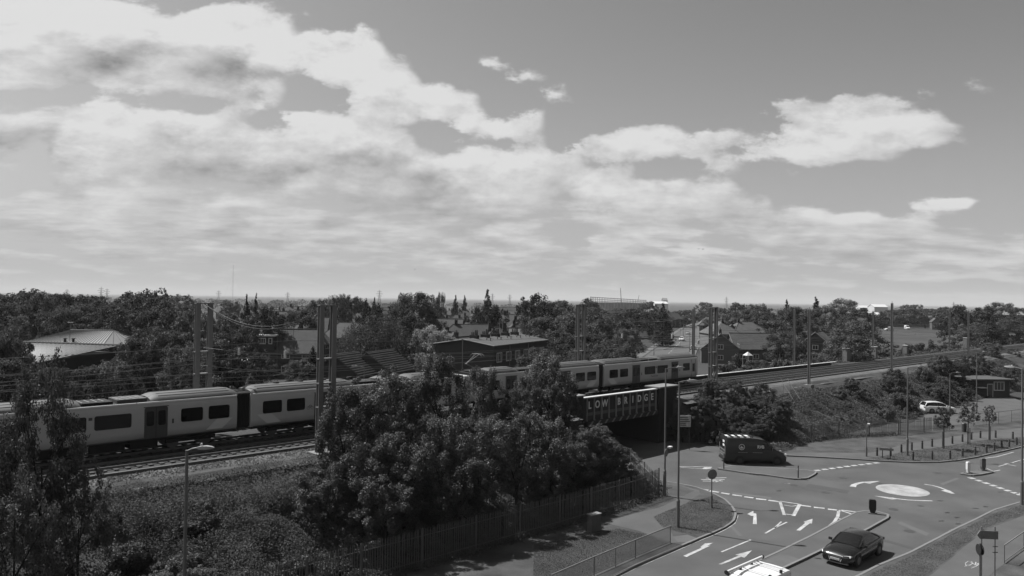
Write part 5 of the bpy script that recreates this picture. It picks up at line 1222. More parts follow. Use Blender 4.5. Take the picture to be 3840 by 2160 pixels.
# --- further named houses: px, Y, width, depth, eave, rise, turn, label, roof, wall, tile, chimneys
HL = [(1030,172,12,9,4.8,3.6,-12,'house with broad plain roof behind the dormer house','gable',1,2,1),
 (985,195,10,9,5,3.4,24,'steep-roofed house rising left of the dormer house','gable',1,1,1),
 (1310,190,13,9,5,3.3,4,'long hip-roofed house above the right-hand column of the near mast','hip',1,2,0),
 (1160,165,8,7,4.6,3.2,70,'gable-ended house beside the near twin-column mast','gable',1,2,1),
 (1740,146,7.5,6.5,5.0,2.4,62,'small brick gable house with chimney behind the long brick block','gable',0,3,1),
 (1765,170,16,9,5.0,4.0,4,'wide hip-roofed house with a small front gable','hip',1,1,1),
 (1865,160,8.5,8.5,4.6,4.2,8,'hip-roofed house in front of the dark conifer','hip',1,1,2),
 (1925,163,7.5,8.5,4.6,4.0,8,'house with one bright pale roof slope','gable',2,4,1),
 (1600,160,12,8,5.0,2.8,-14,'house half hidden by the pale-leaved tree','gable',1,2,2),
 (1700,235,10,8,5.2,3.4,0,'hip-roofed house in the middle of the crowded roofs','hip',2,2,1),
 (1765,260,10,8,5.2,3.6,0,'house with chimney on its hip, behind the crowded roofs','hip',2,2,1),
 (1660,275,10,8,5.2,3.4,10,'hip-roofed house right of the large round tree','hip',2,2,1),
 (1940,395,30,10,6.0,4.5,2,'long plain-roofed terrace on the middle skyline','hip',2,2,0),
 (1900,300,14,9,5.2,3.4,-4,'pale-walled terrace behind the dark conifer','hip',3,3,1),
 (1500,470,22,9,7,4,0,'broad house on the skyline left of the large round tree','gable',2,1,0),
 (2170,560,24,10,7.5,4,0,'terrace on the skyline left of the dome-shaped tree','gable',2,1,1),
 (2100,540,18,10,7.5,4.4,0,'terrace on the skyline right of the round dark tree','gable',1,1,1),
 (2700,186,6.5,9,3.6,3.6,78,'bungalow with a hatched gable right of the twin-column mast','gable',2,2,1),
 (2860,192,17,8.5,3.4,3.6,4,'long bungalow roof with a white window beside the hatched gable','gable',1,2,0),
 (2745,238,8,8,4.6,3.4,74,'steep-gabled house with pale barge boards behind the bungalow','gable',1,2,1),
 (2800,285,8,8,4.6,3.4,68,'smaller gabled house behind the steep gable','gable',1,2,1),
 (2765,330,9,8,5,3.4,20,'roof beyond the gabled houses right of the street','hip',2,2,1),
 (3070,190,8.5,7.5,4.6,3.2,58,'white-windowed gable house seen between two masts','gable',0,3,1),
 (2520,430,9,8,5,3.4,40,'house with steep roof left of the far street','gable',1,2,1),
 (2440,330,9,8,5,3.2,30,'tiled house among trees left of the far street','gable',1,1,1),
 (3135,330,12,9,5,3,5,'low house right of the pair of conifers','hip',1,2,1)]
for px, Y, w, d, ev, rs, rz, lb, rt, wm, rm, ch in HL: house(px, Y, w, d, ev, rs, rz, lb, rt, wm, rm, ch, True, Y < 260)
# --- the crowd of roofs filling the town: copies of three small houses
protos = []
def town_house(px, Y, k, rz, zone):
    lb = 'small tiled house ' + zone
    if len(protos) <= k:
        pr = house(px, Y, (9.5, 8.5, 12)[k], (8, 7.5, 8.5)[k], 5.0, (3.3, 3.8, 3.2)[k], rz, lb, ('hip', 'gable', 'hip')[k], (1, 2, 3)[k], (1, 2, 3)[k], 1, True, False, group='small tiled houses of the far town'); protos.append(pr)
    else: dup(protos[k], (xz(px, Y), Y, gz(Y)), R(rz), lb)
rs_ = random.Random(5); spots = []
def free(px, Y): return all(abs(px-a) > 14*300/Y*3.2 or abs(Y-b) > 26 for a, b in spots)
for px0, px1, y0, y1, n, zone in ((940, 1280, 210, 420, 13, 'left of the near twin-column mast'), (1290, 1640, 230, 460, 12, 'around the large round tree'), (1640, 2000, 300, 560, 18, 'behind the long brick block'), (2000, 2340, 300, 520, 9, 'left of the far street'), (2660, 3000, 300, 520, 10, 'right of the far street'), (3150, 3800, 360, 560, 8, 'behind the open yard'), (250, 900, 380, 560, 6, 'beyond the left-hand woods')):
    c = 0
    for _ in range(400):
        if c >= n: break
        px, Y = rs_.uniform(px0, px1), rs_.uniform(y0, y1)
        if not free(px, Y): continue
        spots.append((px, Y)); k = c % 3 if c >= 3 or len(protos) >= 3 else c
        town_house(px, Y, min(k, len(protos)) if len(protos) < 3 else k, rs_.choice((0, 8, -14, 70, 90, 80, 20)), zone); c += 1
# rows of roofs stepping back behind the brick block and the dormer house
for Yr, a, b, step, zone in ((186, 1660, 2000, 120, 'in the nearest row behind the long brick block'), (214, 1650, 1990, 104, 'in the second row behind the long brick block'), (252, 1640, 2010, 92, 'in the third row behind the long brick block'), (292, 1650, 2020, 82, 'in the fourth row behind the long brick block'), (345, 1640, 2040, 74, 'in the back row behind the long brick block'),
    (205, 950, 1250, 105, 'in the nearest row above the dormer house'), (245, 940, 1270, 92, 'in the second row above the dormer house'), (290, 960, 1300, 84, 'in the third row above the dormer house'), (350, 950, 1340, 76, 'in the back row above the dormer house'),
    (240, 2690, 2860, 84, 'in the row behind the hatched gable'), (300, 2680, 2900, 80, 'in the back row behind the hatched gable')):
    px = a+rs_.uniform(0, 20)
    while px < b:
        Y = Yr+rs_.uniform(-8, 8); k = rs_.randrange(3); o = dup(protos[k], (xz(px, Y), Y, gz(Y)), R(rs_.choice((0, 6, -8, 84, 92, 12))), 'tiled house '+zone, rs_.uniform(1.0, 1.18)); px += step*rs_.uniform(.85, 1.2)
# --- large sheds near the horizon
def box_shed(px0, px1, py_top, Y, dep, label, m, roofm=None, name='industrial_shed'):
    x0, x1 = xz(px0, Y), xz(px1, Y); zt = zat((px0+px1)/2, py_top, Y); z0 = gz(Y); t = thing(name, label, 'industrial shed', ((x0+x1)/2, Y, z0)); w = x1-x0; h = zt-z0
    b = MB(); b.xprism([(-dep/2, -.5), (dep/2, -.5), (dep/2, h*.86), (0, h), (-dep/2, h*.86)], -w/2, w/2); b.build('wall', m, t)
    for sg in (-1, 1): b = MB(); b.xprism([(0, h+.05), (sg*(dep/2+.5), h*.86-.1), (sg*(dep/2+.5), h*.86+.2), (0, h+.35)], -w/2-.4, w/2+.4); b.build('roof', roofm or m, t)
    n = max(2, int(w/9))
    for i in range(n):
        xx = -w/2+w*(i+.5)/n; b = MB(); b.b2((xx-w/n*.36, -dep/2-.06, h*.25), (xx+w/n*.36, -dep/2-.01, h*.5)); b.build('window_band', M_PANE, t)
    return t
box_shed(3160, 3565, 1184, 600, 26, 'long dark low building across the open ground at the right', M_WALL[1], M_ROOF[3])
box_shed(3266, 3316, 1142, 950, 18, 'bright white block on the right-hand skyline', M_PALE)
box_shed(3215, 3258, 1146, 1000, 14, 'low white shed left of the bright white block', M_PALE)
box_shed(3380, 3560, 1152, 1100, 40, 'long pale roof on the skyline behind the open yard', mat('pale_roof', .12, .8, .2))
box_shed(3715, 3860, 1172, 520, 25, 'pale flat shed at the right edge below the skyline', mat('pale_roof2', .11, .8, .2))
box_shed(3160, 3290, 1172, 640, 16, 'low white-fronted shed behind the pale round tree', M_PALE)
box_shed(2448, 2498, 1131, 1150, 30, 'white box-shaped shed right of the steel stadium frame', M_PALE)
box_shed(2484, 2500, 1118, 1250, 14, 'small pale tower block on the skyline right of the stadium', M_CONC)
# --- stadium under construction: a ring of steel frames
Ys = 1500.; xs0, xs1 = xz(2222, Ys), xz(2432, Ys); rad = (xs1-xs0)/2; zt = zat(2300, 1113, Ys)
t = thing('stadium_frame', 'round steel stadium frame on the skyline with a leaning crane mast', 'stadium', ((xs0+xs1)/2, Ys+rad*.6, gz(Ys)))
H_s = zt-gz(Ys)
for i in range(56):
    a = 2*math.pi*i/56; m = MB(); x, y = rad*math.cos(a), rad*.6*math.sin(a); m.tube((x, y, 0), (x*1.02, y*1.02, H_s*(1-.0016*(x+rad))), .35, .3, 4); m.build('column', M_CONC, t)
for z in (.72, .84, .97):
    m = MB(); m.path([(rad*1.02*math.cos(2*math.pi*i/56), rad*.6*1.02*math.sin(2*math.pi*i/56), H_s*z*(1-.0016*(rad*math.cos(2*math.pi*i/56)+rad))) for i in range(57)], .35, 4); m.build('ring_beam', M_CONC, t)
m = MB(); m.loft([[(rad*.96*math.cos(2*math.pi*i/40), rad*.57*math.sin(2*math.pi*i/40), z) for i in range(40)] for z in (0, H_s*.62)]); m.build('stand', M_CONCD, t)
m = MB(); x = xz(2334, Ys)-(xs0+xs1)/2; m.tube((x, -rad*.5, 0), (x-3.5, -rad*.5, zat(2328, 1080, Ys)-gz(Ys)), .8, .6, 6); m.build('crane_mast', M_SIGNG, t)
m = MB(); x = xz(2393, Ys)-(xs0+xs1)/2; m.tube((x, -rad*.5, H_s*.7), (x+2.5, -rad*.5, zat(2398, 1107, Ys)-gz(Ys)), .5, .4, 6); m.build('crane_mast', M_SIGNG, t)
# --- pylons and the guyed mast
def pylon(px, py, Y, label):
    zt = zat(px, py, Y); z0 = gz(Y); h = zt-z0; t = thing('pylon', label, 'pylon', (xz(px, Y), Y, z0), .4, 'electricity pylons on the skyline'); b = h*.11
    for sx in (-1, 1):
        for sy in (-1, 1): m = MB(); m.tube((sx*b, sy*b, 0), (sx*b*.25, sy*b*.25, h*.62), .35, .3, 4); m.tube((sx*b*.25, sy*b*.25, h*.62), (0, 0, h), .3, .2, 4); m.build('leg', M_STEEL, t)
    for k in range(6):
        z0_, z1_ = h*.1*k, h*.1*(k+1); r0, r1 = b*(1-.75*z0_/(h*.62)), b*(1-.75*z1_/(h*.62)); m = MB(); m.tube((-r0, -r0, z0_), (r1, -r1, z1_), .2, .2, 4); m.tube((r0, -r0, z0_), (-r1, -r1, z1_), .2, .2, 4); m.build('lattice', M_STEEL, t)
    for z, a in ((.64, .15), (.76, .2), (.88, .13)): m = MB(); m.tube((-h*a, 0, h*z), (h*a, 0, h*z), .3, .3, 4); m.tube((-h*a, 0, h*z), (0, 0, h*(z+.06)), .18, .18, 4); m.tube((h*a, 0, h*z), (0, 0, h*(z+.06)), .18, .18, 4); m.build('cross_arm', M_STEEL, t)
for px, py, Y, w_ in ((250, 1083, 1900, 'leftmost pylon, above the left-hand woods'), (378, 1075, 1800, 'taller of two neighbouring pylons left of the leafy tree top'), (400, 1081, 1900, 'shorter of two neighbouring pylons left of the leafy tree top'), (819, 1088, 2000, 'small pylon left of the thin guyed mast'), (1078, 1094, 2000, 'small pylon above the left town roofs'), (1422, 1086, 1700, 'largest pylon, standing over the middle roofs'), (1846, 1099, 2100, 'pylon beside the tall skyline conifer'), (1911, 1103, 2200, 'faint pylon right of the tall skyline conifer'), (2724, 1112, 2100, 'pylon on the flat land right of the stadium'), (3576, 1131, 1900, 'pylon behind the dark clump at the right')): pylon(px, py, Y, w_)
Yg = 4000.; h = zat(872, 993, Yg)-gz(Yg); t = thing('guyed_mast', 'very tall thin guyed radio mast on the left skyline', 'mast', (xz(872, Yg), Yg, gz(Yg)))
m = MB(); m.tube((0, 0, 0), (0, 0, h), .9, .7, 5); m.build('lattice_column', M_STEEL, t)
for a in (0, 2.1, 4.2): m = MB(); m.tube((0, 0, h*.8), (60*math.cos(a), 60*math.sin(a), 0), .12, .12, 4); m.build('guy_wire', M_STEEL, t)
# --- flat-roofed hut at the right
p = at(3712, 1492, 0); t = thing('flat_roofed_hut', 'dark flat-roofed hut with white door frame and window at the right', 'hut', (p.x, p.y, 0), R(4))
m = MB(); m.b2((-3.2, 0, -.1), (3.4, 5, 2.9)); m.build('wall', M_WALL[0], t); m = MB(); m.b2((-3.7, -.7, 2.9), (3.9, 5.5, 3.1)); m.build('roof', M_FLAT, t)
window(t, 1.55, 0, 1.25, 1.7, 1.35, '-y', True, 3)
m = MB(); m.b2((-.45, -.06, 0), (.45, -.01, 2.2)); d = m.build('door', M_PANE, t)
for a in ((-.5, -.42, 0, 2.25), (.42, .5, 0, 2.25), (-.5, .5, 2.18, 2.28)): m = MB(); m.b2((a[0], -.08, a[2]), (a[1], -.02, a[3])); m.build('frame', M_FRAME, d)
m = MB(); m.b2((-2.6, -1.2, 1.7), (-1.2, -.1, 1.78)); m.build('canopy', M_PALE, t)
struct(sheet_on('yard', [Vector((q.x, q.y, 0)) for q in (at(3400, 1600), at(3470, 1560), at(3560, 1545), at(3700, 1492), at(3790, 1492), at(3840, 1510), at(3840, 1545), at(3650, 1590), at(3560, 1600))], .125, M_ASPH2))
# small garden structures beyond the line
t = thing('garden_canopy', 'bright white garden canopy beside the hatched gable', 'canopy', (xz(2806, 165), 165, gz(165)), R(20), None, .72); zt = (zat(2806, 1319, 165)-gz(165))/.72
m = MB(); m.add([(-1.1, -1.1, zt-1.1), (1.1, -1.1, zt-1.1), (1.1, 1.1, zt-1.1), (-1.1, 1.1, zt-1.1), (0, 0, zt)], [(0, 1, 4), (1, 2, 4), (2, 3, 4), (3, 0, 4)]); m.build('cover', M_PALE, t)
for sx in (-1, 1):
    for sy in (-1, 1): m = MB(); m.tube((sx*1.05, sy*1.05, 0), (sx*1.05, sy*1.05, zt-1.05), .04); m.build('pole', M_WHITE, t)
t = thing('garden_wall', 'pale-topped low garden wall behind the tracks', 'wall', (xz(2890, 150), 150, 0), R(-8)); zt = zat(2890, 1362, 150)
m = MB(); m.b2((-4, -.15, 0), (4, .15, zt)); m.build('wall', M_CONCD, t); m = MB(); m.b2((-4.1, -.22, zt), (4.1, .22, zt+.15)); m.build('coping', M_CONC, t)
# ================================================================== VEGETATION
def leaf_mesh(name, C_, Nn_, size, m, asp=.62, seed=1):
    rs = np.random.RandomState(seed); n = len(C_); r = rs.normal(size=(n, 3)); Nn_ = Nn_/np.maximum(1e-6, np.linalg.norm(Nn_, axis=1, keepdims=True))
    u = np.cross(Nn_, r); u /= np.maximum(1e-6, np.linalg.norm(u, axis=1, keepdims=True)); v = np.cross(Nn_, u)
    s = (size*rs.uniform(.6, 1.35, n))[:, None]
    bendv = Nn_*s*.18
    V = np.stack([C_-u*s*.5-bendv, C_+v*s*.5*asp, C_+u*s*.5-bendv, C_-v*s*.5*asp], 1).reshape(-1, 3).astype(np.float32)
    me = bpy.data.meshes.new(name); me.vertices.add(4*n); me.vertices.foreach_set('co', V.ravel())
    me.loops.add(4*n); me.loops.foreach_set('vertex_index', np.arange(4*n, dtype=np.int32))
    me.polygons.add(n); me.polygons.foreach_set('loop_start', np.arange(0, 4*n, 4, dtype=np.int32)); me.polygons.foreach_set('loop_total', np.full(n, 4, dtype=np.int32))
    me.update(calc_edges=True); me.materials.append(m); return me
def crown_points(kind, seed):
    """lobes (centre, radius) of a crown in a unit box: height 0..1, half-width .5"""
    rs = np.random.RandomState(seed); Lb = []
    if kind == 'conifer':
        for i in range(120):
            z = .05+.93*(i/120)**.9; w = .5*(1-z)**.9*rs.uniform(.75, 1.12)+.012; a = rs.uniform(0, 6.28); Lb.append(((w*.55*math.cos(a), w*.55*math.sin(a), z), (max(.03, w*.5), max(.03, w*.5), .05)))
    elif kind == 'column':
        for i in range(26):
            z = .08+.86*i/26; w = .34*math.sin(math.pi*min(1, (z*.9+.12)))+.05; a = rs.uniform(0, 6.28); Lb.append(((w*.5*math.cos(a), w*.5*math.sin(a), z), (w*.65, w*.65, .09)))
    elif kind == 'willow':
        for i in range(34):
            a = rs.uniform(0, 6.28); rr = .42*math.sqrt(rs.uniform(.05, 1)); z = .93-.9*rr*rr*2.0; Lb.append(((rr*math.cos(a), rr*math.sin(a), z-.18), (.085, .085, .30)))
    elif kind == 'shrub':
        for i in range(34):
            a = rs.uniform(0, 6.28); rr = .40*math.sqrt(rs.uniform(0, 1)); z = rs.uniform(.12, .85)*(1-rr*1.1); Lb.append(((rr*math.cos(a), rr*math.sin(a), z), (.1, .1, .12)))
    else:
        n = 84 if kind == 'broad' else 78; tall = kind == 'tall'
        for i in range(n):
            a = rs.uniform(0, 6.28); z = rs.uniform(.24, .92) if not tall else rs.uniform(.12, .94)
            prof = math.sin(math.pi*min(1., max(.06, (z-.08)/.98)))**.6; rr = .43*prof*math.sqrt(rs.uniform(.05, 1))
            r = rs.uniform(.04, .105); Lb.append(((rr*math.cos(a), rr*math.sin(a), z), (r, r, r*(rs.uniform(.6, .9) if not tall else rs.uniform(.9, 1.5)))))
        if kind == 'straggly':
            for i in range(22):
                a = rs.uniform(0, 6.28); zz = rs.uniform(.15, 1.); q = .47*math.sin(math.pi*min(1, zz*.85+.12))**.5; Lb.append(((q*math.cos(a), q*math.sin(a), zz), (.055, .055, .035)))
    return Lb
def make_tree(kind, seed, n, leaf, W, Hh, lm, trunk=True):
    """crown mesh and trunk mesh at real size: width W, height Hh"""
    rs = np.random.RandomState(seed); Lb = crown_points(kind, seed); c = np.array([l[0] for l in Lb]); r = np.array([l[1] for l in Lb])
    wts = (r[:, 0]*r[:, 1]*r[:, 2])**(2/3); wts /= wts.sum(); idx = rs.choice(len(Lb), n, p=wts)
    d = rs.normal(size=(n, 3)); d /= np.linalg.norm(d, axis=1, keepdims=True)
    rad = np.where(rs.rand(n) < .6, rs.uniform(.75, 1.12, n), rs.uniform(.2, .9, n))[:, None]
    # small twigs: leaves gather in tufts
    nt = max(1, n//14); td = rs.normal(size=(nt, 3)); td /= np.linalg.norm(td, axis=1, keepdims=True); ti = rs.randint(0, nt, n)
    d = d*.45+td[ti]*.75; d /= np.linalg.norm(d, axis=1, keepdims=True); tlobe = rs.choice(len(Lb), nt, p=wts); idx = np.where(rs.rand(n) < .8, tlobe[ti], idx)
    p = c[idx]+d*r[idx]*rad; S = np.array([W, W, Hh]); C_ = p*S
    if kind == 'willow': nrm = d*np.array([1, 1, .2])+rs.normal(size=(n, 3))*.4
    else: nrm = d*.7+np.array([0, 0, .55])+rs.normal(size=(n, 3))*.55
    me = leaf_mesh('crown', C_, nrm, leaf, lm, .62 if kind != 'willow' else .3, seed)
    tm = MB(); top = .55*Hh if kind not in ('conifer', 'column') else .9*Hh; tr = max(.05, .018*Hh)
    tm.tube((0, 0, -.4), (0, 0, top*.5), tr, tr*.75, 8); tm.tube((0, 0, top*.5), (0, 0, top), tr*.75, tr*.4, 8)
    if kind not in ('conifer', 'column'):
        for k in range(7):
            j = rs.randint(len(Lb)); e = Vector(c[j]*S); z = rs.uniform(.25, .9)*top; mid = Vector((e.x*.45, e.y*.45, (z+e.z)/2)); tm.tube((0, 0, z), mid, tr*.4, tr*.28, 6); tm.tube(mid, e, tr*.28, tr*.12, 6)
    tme = tm.mesh('trunk'); tme.materials.append(M_BARK); return me, tme
LIB = {}
def proto(key, *a):
    if key not in LIB: LIB[key] = make_tree(*a)
    return LIB[key]
ALLT = []
def tree(loc, h, w, key, label, cat='tree', name=None, group=None, rz=None):
    spec = KINDS[key]; me, tme = proto(key, *spec); W, Hh = spec[4], spec[5]
    t = thing(name or ('tree' if cat == 'tree' else 'shrub'), label, cat, loc, random.random()*6.28 if rz is None else rz, group, (w/W, w/W, h/Hh))
    link('crown', me, None, t); link('trunk', tme, None, t); return t
#           kind, seed, leaves, leaf size, width, height, material
KINDS = {'n1': ('broad', 3, 26000, 0.125, 6, 8, L_NEAR), 'n2': ('tall', 8, 24000, 0.12, 5, 8, L_NEAR), 'n3': ('straggly', 21, 23000, 0.125, 5.5, 8, L_NEAR), 'n4': ('straggly', 33, 15000, 0.18, 8, 10, L_NEAR),
 'b1': ('broad', 5, 16000, 0.25, 10, 11, L_MID), 'b2': ('broad', 14, 16000, 0.25, 10, 11, L_MID), 'b3': ('straggly', 44, 15000, 0.26, 10, 11, L_MID), 'b4': ('tall', 17, 14000, 0.25, 8, 11, L_MID),
 'f1': ('broad', 6, 6000, 0.46, 10, 11, L_MID), 'f2': ('broad', 61, 6000, 0.46, 10, 11, L_MID), 'f3': ('tall', 62, 5400, 0.44, 8, 11, L_MID),
 'c1': ('conifer', 9, 9000, 0.3, 7, 12, L_DARK), 'c2': ('conifer', 19, 9000, 0.3, 7, 12, L_DARK), 'k1': ('column', 4, 4200, .4, 5, 11, L_DARK), 'd1': ('broad', 71, 13000, 0.27, 10, 10, L_DARK),
 'w1': ('willow', 12, 22000, 0.32, 11, 9, L_MID), 'p1': ('broad', 27, 13000, 0.23, 8, 9, L_PALE), 's1': ('shrub', 2, 9000, 0.1, 3, 2.4, L_NEAR), 's2': ('shrub', 13, 9000, 0.105, 3, 2.4, L_NEAR), 'y1': ('broad', 39, 5000, 0.115, 2.6, 4, L_NEAR),
 'h1': ('shrub', 51, 8000, 0.16, 4, 3, L_MID), 'h2': ('shrub', 52, 8000, 0.16, 4, 3, L_MID)}
def h_words(h, w): return ('tall slender' if h > 2*w else 'tall' if h > 9 else 'low spreading' if w > 1.4*h else 'rounded')
# --- on the embankment in front of the train: px, top y, width px, lateral position
rnd = random.Random(9)
def slope_tree(px, ty, wpx, w, key, label, cat='tree', far=False):
    s, zt = on_plane(px, ty, w); base = (emb_zf(w) if far else max(0., emb_z(w, s))) ; p = P(s, w, base); dist = p.y
    wid = wpx/FPX*dist*1.08; h = max(1.0, zt-base); wid = min(wid, h*1.25); tree(p, h*1.09, wid, key, label, cat, group='trees and shrubs on the railway embankment')
NEAR = [(1425,1436,300,11,'n3'),(1295,1505,220,11.5,'n2'),(1545,1470,200,10.5,'n2'),(1655,1388,210,11,'n2'),(1820,1428,170,10.5,'n2'),(1925,1480,170,11.2,'n1'),(2062,1374,240,10.5,'n2'),(2120,1480,130,11.5,'n3'),(1990,1440,150,10.5,'n3')]
for i, (px, ty, wp, w, k) in enumerate(NEAR): slope_tree(px, ty-18, wp*.98, w, k, 'leafy tree in front of the train, back row')
FRONT = [(1215,1720,260,13,'n3'),(1370,1610,280,14,'n1'),(1520,1585,280,15,'n3'),(1660,1550,280,15.2,'n2'),(1800,1530,280,15.4,'n1'),(1940,1510,270,15.4,'n3'),(2070,1550,240,15,'n2'),(2150,1615,190,14.6,'n1'),(1450,1740,260,16.4,'n3'),(1730,1700,240,16.8,'n2')]
for px, ty, wp, w, k in FRONT: slope_tree(px, ty+48, wp*.95, w, k, 'dark leafy tree above the palisade fence, front row')
for px, ty, wp, w, k in ((2225,1600,150,11.5,'n3'),(2270,1650,190,14.6,'n1'),(2335,1700,170,15.4,'n3'),(2390,1760,130,16.2,'s1')): slope_tree(px, ty, wp, w, k, 'bushy growth between the fence and the bridge pier', 'shrub')
slope_tree(165, 1405, 270, 13.5, 'n4', 'tall leafy tree at the left edge hiding the first carriage'); slope_tree(-90, 1640, 300, 14.5, 'n4', 'leafy tree cut by the lower left edge'); slope_tree(300, 1760, 240, 14.5, 'n4', 'leafy young tree below the first carriage door')
slope_tree(60, 1830, 330, 16.5, 'n4', 'dark tree filling the lower left corner')
_sb, _st = SW(bt), SW(tp)
def off_steps(s, w):
    k = max(0., min(1., ((s-_sb[0])*(_st[0]-_sb[0])+(w-_sb[1])*(_st[1]-_sb[1]))/((_st[0]-_sb[0])**2+(_st[1]-_sb[1])**2))); d = math.hypot(s-_sb[0]-k*(_st[0]-_sb[0]), w-_sb[1]-k*(_st[1]-_sb[1]))
    return d > 2.6 and not (_sb[0]-3.5 < s < _sb[0]+1 and w > _sb[1]-4)
def scatter(n, s0, s1, w0, w1, hs, ws, keys, label, seed, zf=emb_z, ok=off_steps, cat='shrub'):
    r_ = random.Random(seed); c = 0
    while c < n:
        s, w = r_.uniform(s0, s1), r_.uniform(w0, w1)
        if not ok(s, w): continue
        c += 1; h = r_.uniform(*hs); tree(TP(s, w, max(0., zf(w, s) if zf is emb_z else zf(w))-.1), h, r_.uniform(*ws)*h**.5, r_.choice(keys), label, cat, group='trees and shrubs on the railway embankment', rz=r_.random()*6.28)
scatter(18, -60, -36, 10.5, 17, (.7, 1.3), (1.6, 2.6), ('s1', 's2'), 'bramble mound around the foreground lamp post', 4)
scatter(10, -36, -30, 12, 17.5, (.9, 1.7), (1.6, 2.4), ('s1', 's2'), 'low bush left of the leafy trees', 5)
scatter(30, 10.5, 22, 7.0, 13.5, (2.0, 3.4), (1.5, 2.0), ('s1', 'n2', 'n1', 'n3'), 'dark bush over the wall right of the bridge', 6)
for i in range(13):
    k = i/12; tree(P(8.9+6.6*k+random.uniform(-.4, .4), 6.4+7.4*k, 0), random.uniform(2.8, 3.8)*(1-.3*k), random.uniform(2.0, 2.8), ('n1', 'n2', 'n3')[i % 3], 'ivy-dark bush against the wing wall of the bridge', 'shrub', group='trees and shrubs on the railway embankment')
scatter(14, -30, -12, 14.5, 17.4, (1.2, 2.4), (1.3, 1.9), ('s1', 's2', 'n3'), 'low dark bush just behind the long fence', 12)
scatter(38, -64, -33, 9.0, 17.2, (.5, 1.7), (1.0, 2.0), ('h1', 's2', 'h2', 's1'), 'small scrub plant on the left-hand slope', 14)
scatter(9, -62, -40, 11, 16.5, (1.6, 2.6), (1.5, 2.1), ('n3', 's2', 'n2'), 'taller bush on the left-hand slope', 13)
scatter(7, 24, 42, 9.5, 15, (.6, 1.2), (1.4, 2.2), ('s1', 's2'), 'low bush beside the embankment steps', 7)
scatter(24, 24, 72, 8.4, 15, (.4, 1.0), (1.0, 2.0), ('s1', 's2', 'h1'), 'small scrub on the right-hand bank', 15)
scatter(26, 38, 75, 10.0, 16.5, (1.6, 3.4), (1.5, 2.2), ('s1', 's2', 'n1', 'n3'), 'bush on the slope behind the bollards', 8)
scatter(16, 70, 105, 8.5, 15.5, (2.0, 4.2), (1.6, 2.4), ('n1', 'n2', 's1', 'h1'), 'dense bush on the bank left of the hut', 10)
for px, ty, wp, w, k in ((3720,1290,230,9.5,'b1'),(3800,1310,220,10.5,'b2'),(3860,1380,240,13,'b1'),(3820,1455,180,16,'n1'),(3850,1420,160,17,'n2')): slope_tree(px, ty, wp, w, k, 'large dark bush where the tracks leave the picture', 'shrub')
# far side of the line
FS = [(60,1372,250,-8.5,'b1'),(190,1400,200,-8.2,'b3'),(310,1395,220,-8.6,'b2'),(430,1388,170,-8.4,'b4'),(500,1440,130,-8,'b3'),(20,1290,190,-13,'b2'),(840,1400,170,-8,'h1'),(930,1385,180,-8.4,'h2'),(1020,1380,150,-8.6,'h1'),(1110,1390,150,-8,'h2'),(700,1440,120,-7.6,'h2'),(1610,1350,150,-9.5,'h1'),(1480,1400,110,-8.2,'h2'),(1860,1370,120,-8,'h1'),(1930,1360,140,-8.5,'h2'),(2010,1318,180,-9.5,'b1'),(2080,1340,160,-9.5,'b3')]
for px, ty, wp, w, k in FS: slope_tree(px, ty, wp, w, k, 'leafy growth just behind the train', 'tree' if k[0] == 'b' else 'shrub', True)
HG = [(2700,1345,150),(2770,1320,170),(2850,1355,150),(2930,1330,150),(3000,1320,150),(3060,1325,120),(3110,1300,120),(3230,1290,120),(3340,1295,120),(3420,1275,150),(3480,1266,150),(3560,1268,130),(3680,1256,150),(3760,1252,150),(3830,1252,140)]
for i, (px, ty, wp) in enumerate(HG): slope_tree(px, ty, wp, -10.5-(i % 3)*2.2, ('h1', 'h2', 'b2')[i % 3], 'hedge bush along the far side of the right-hand tracks', 'shrub', True)
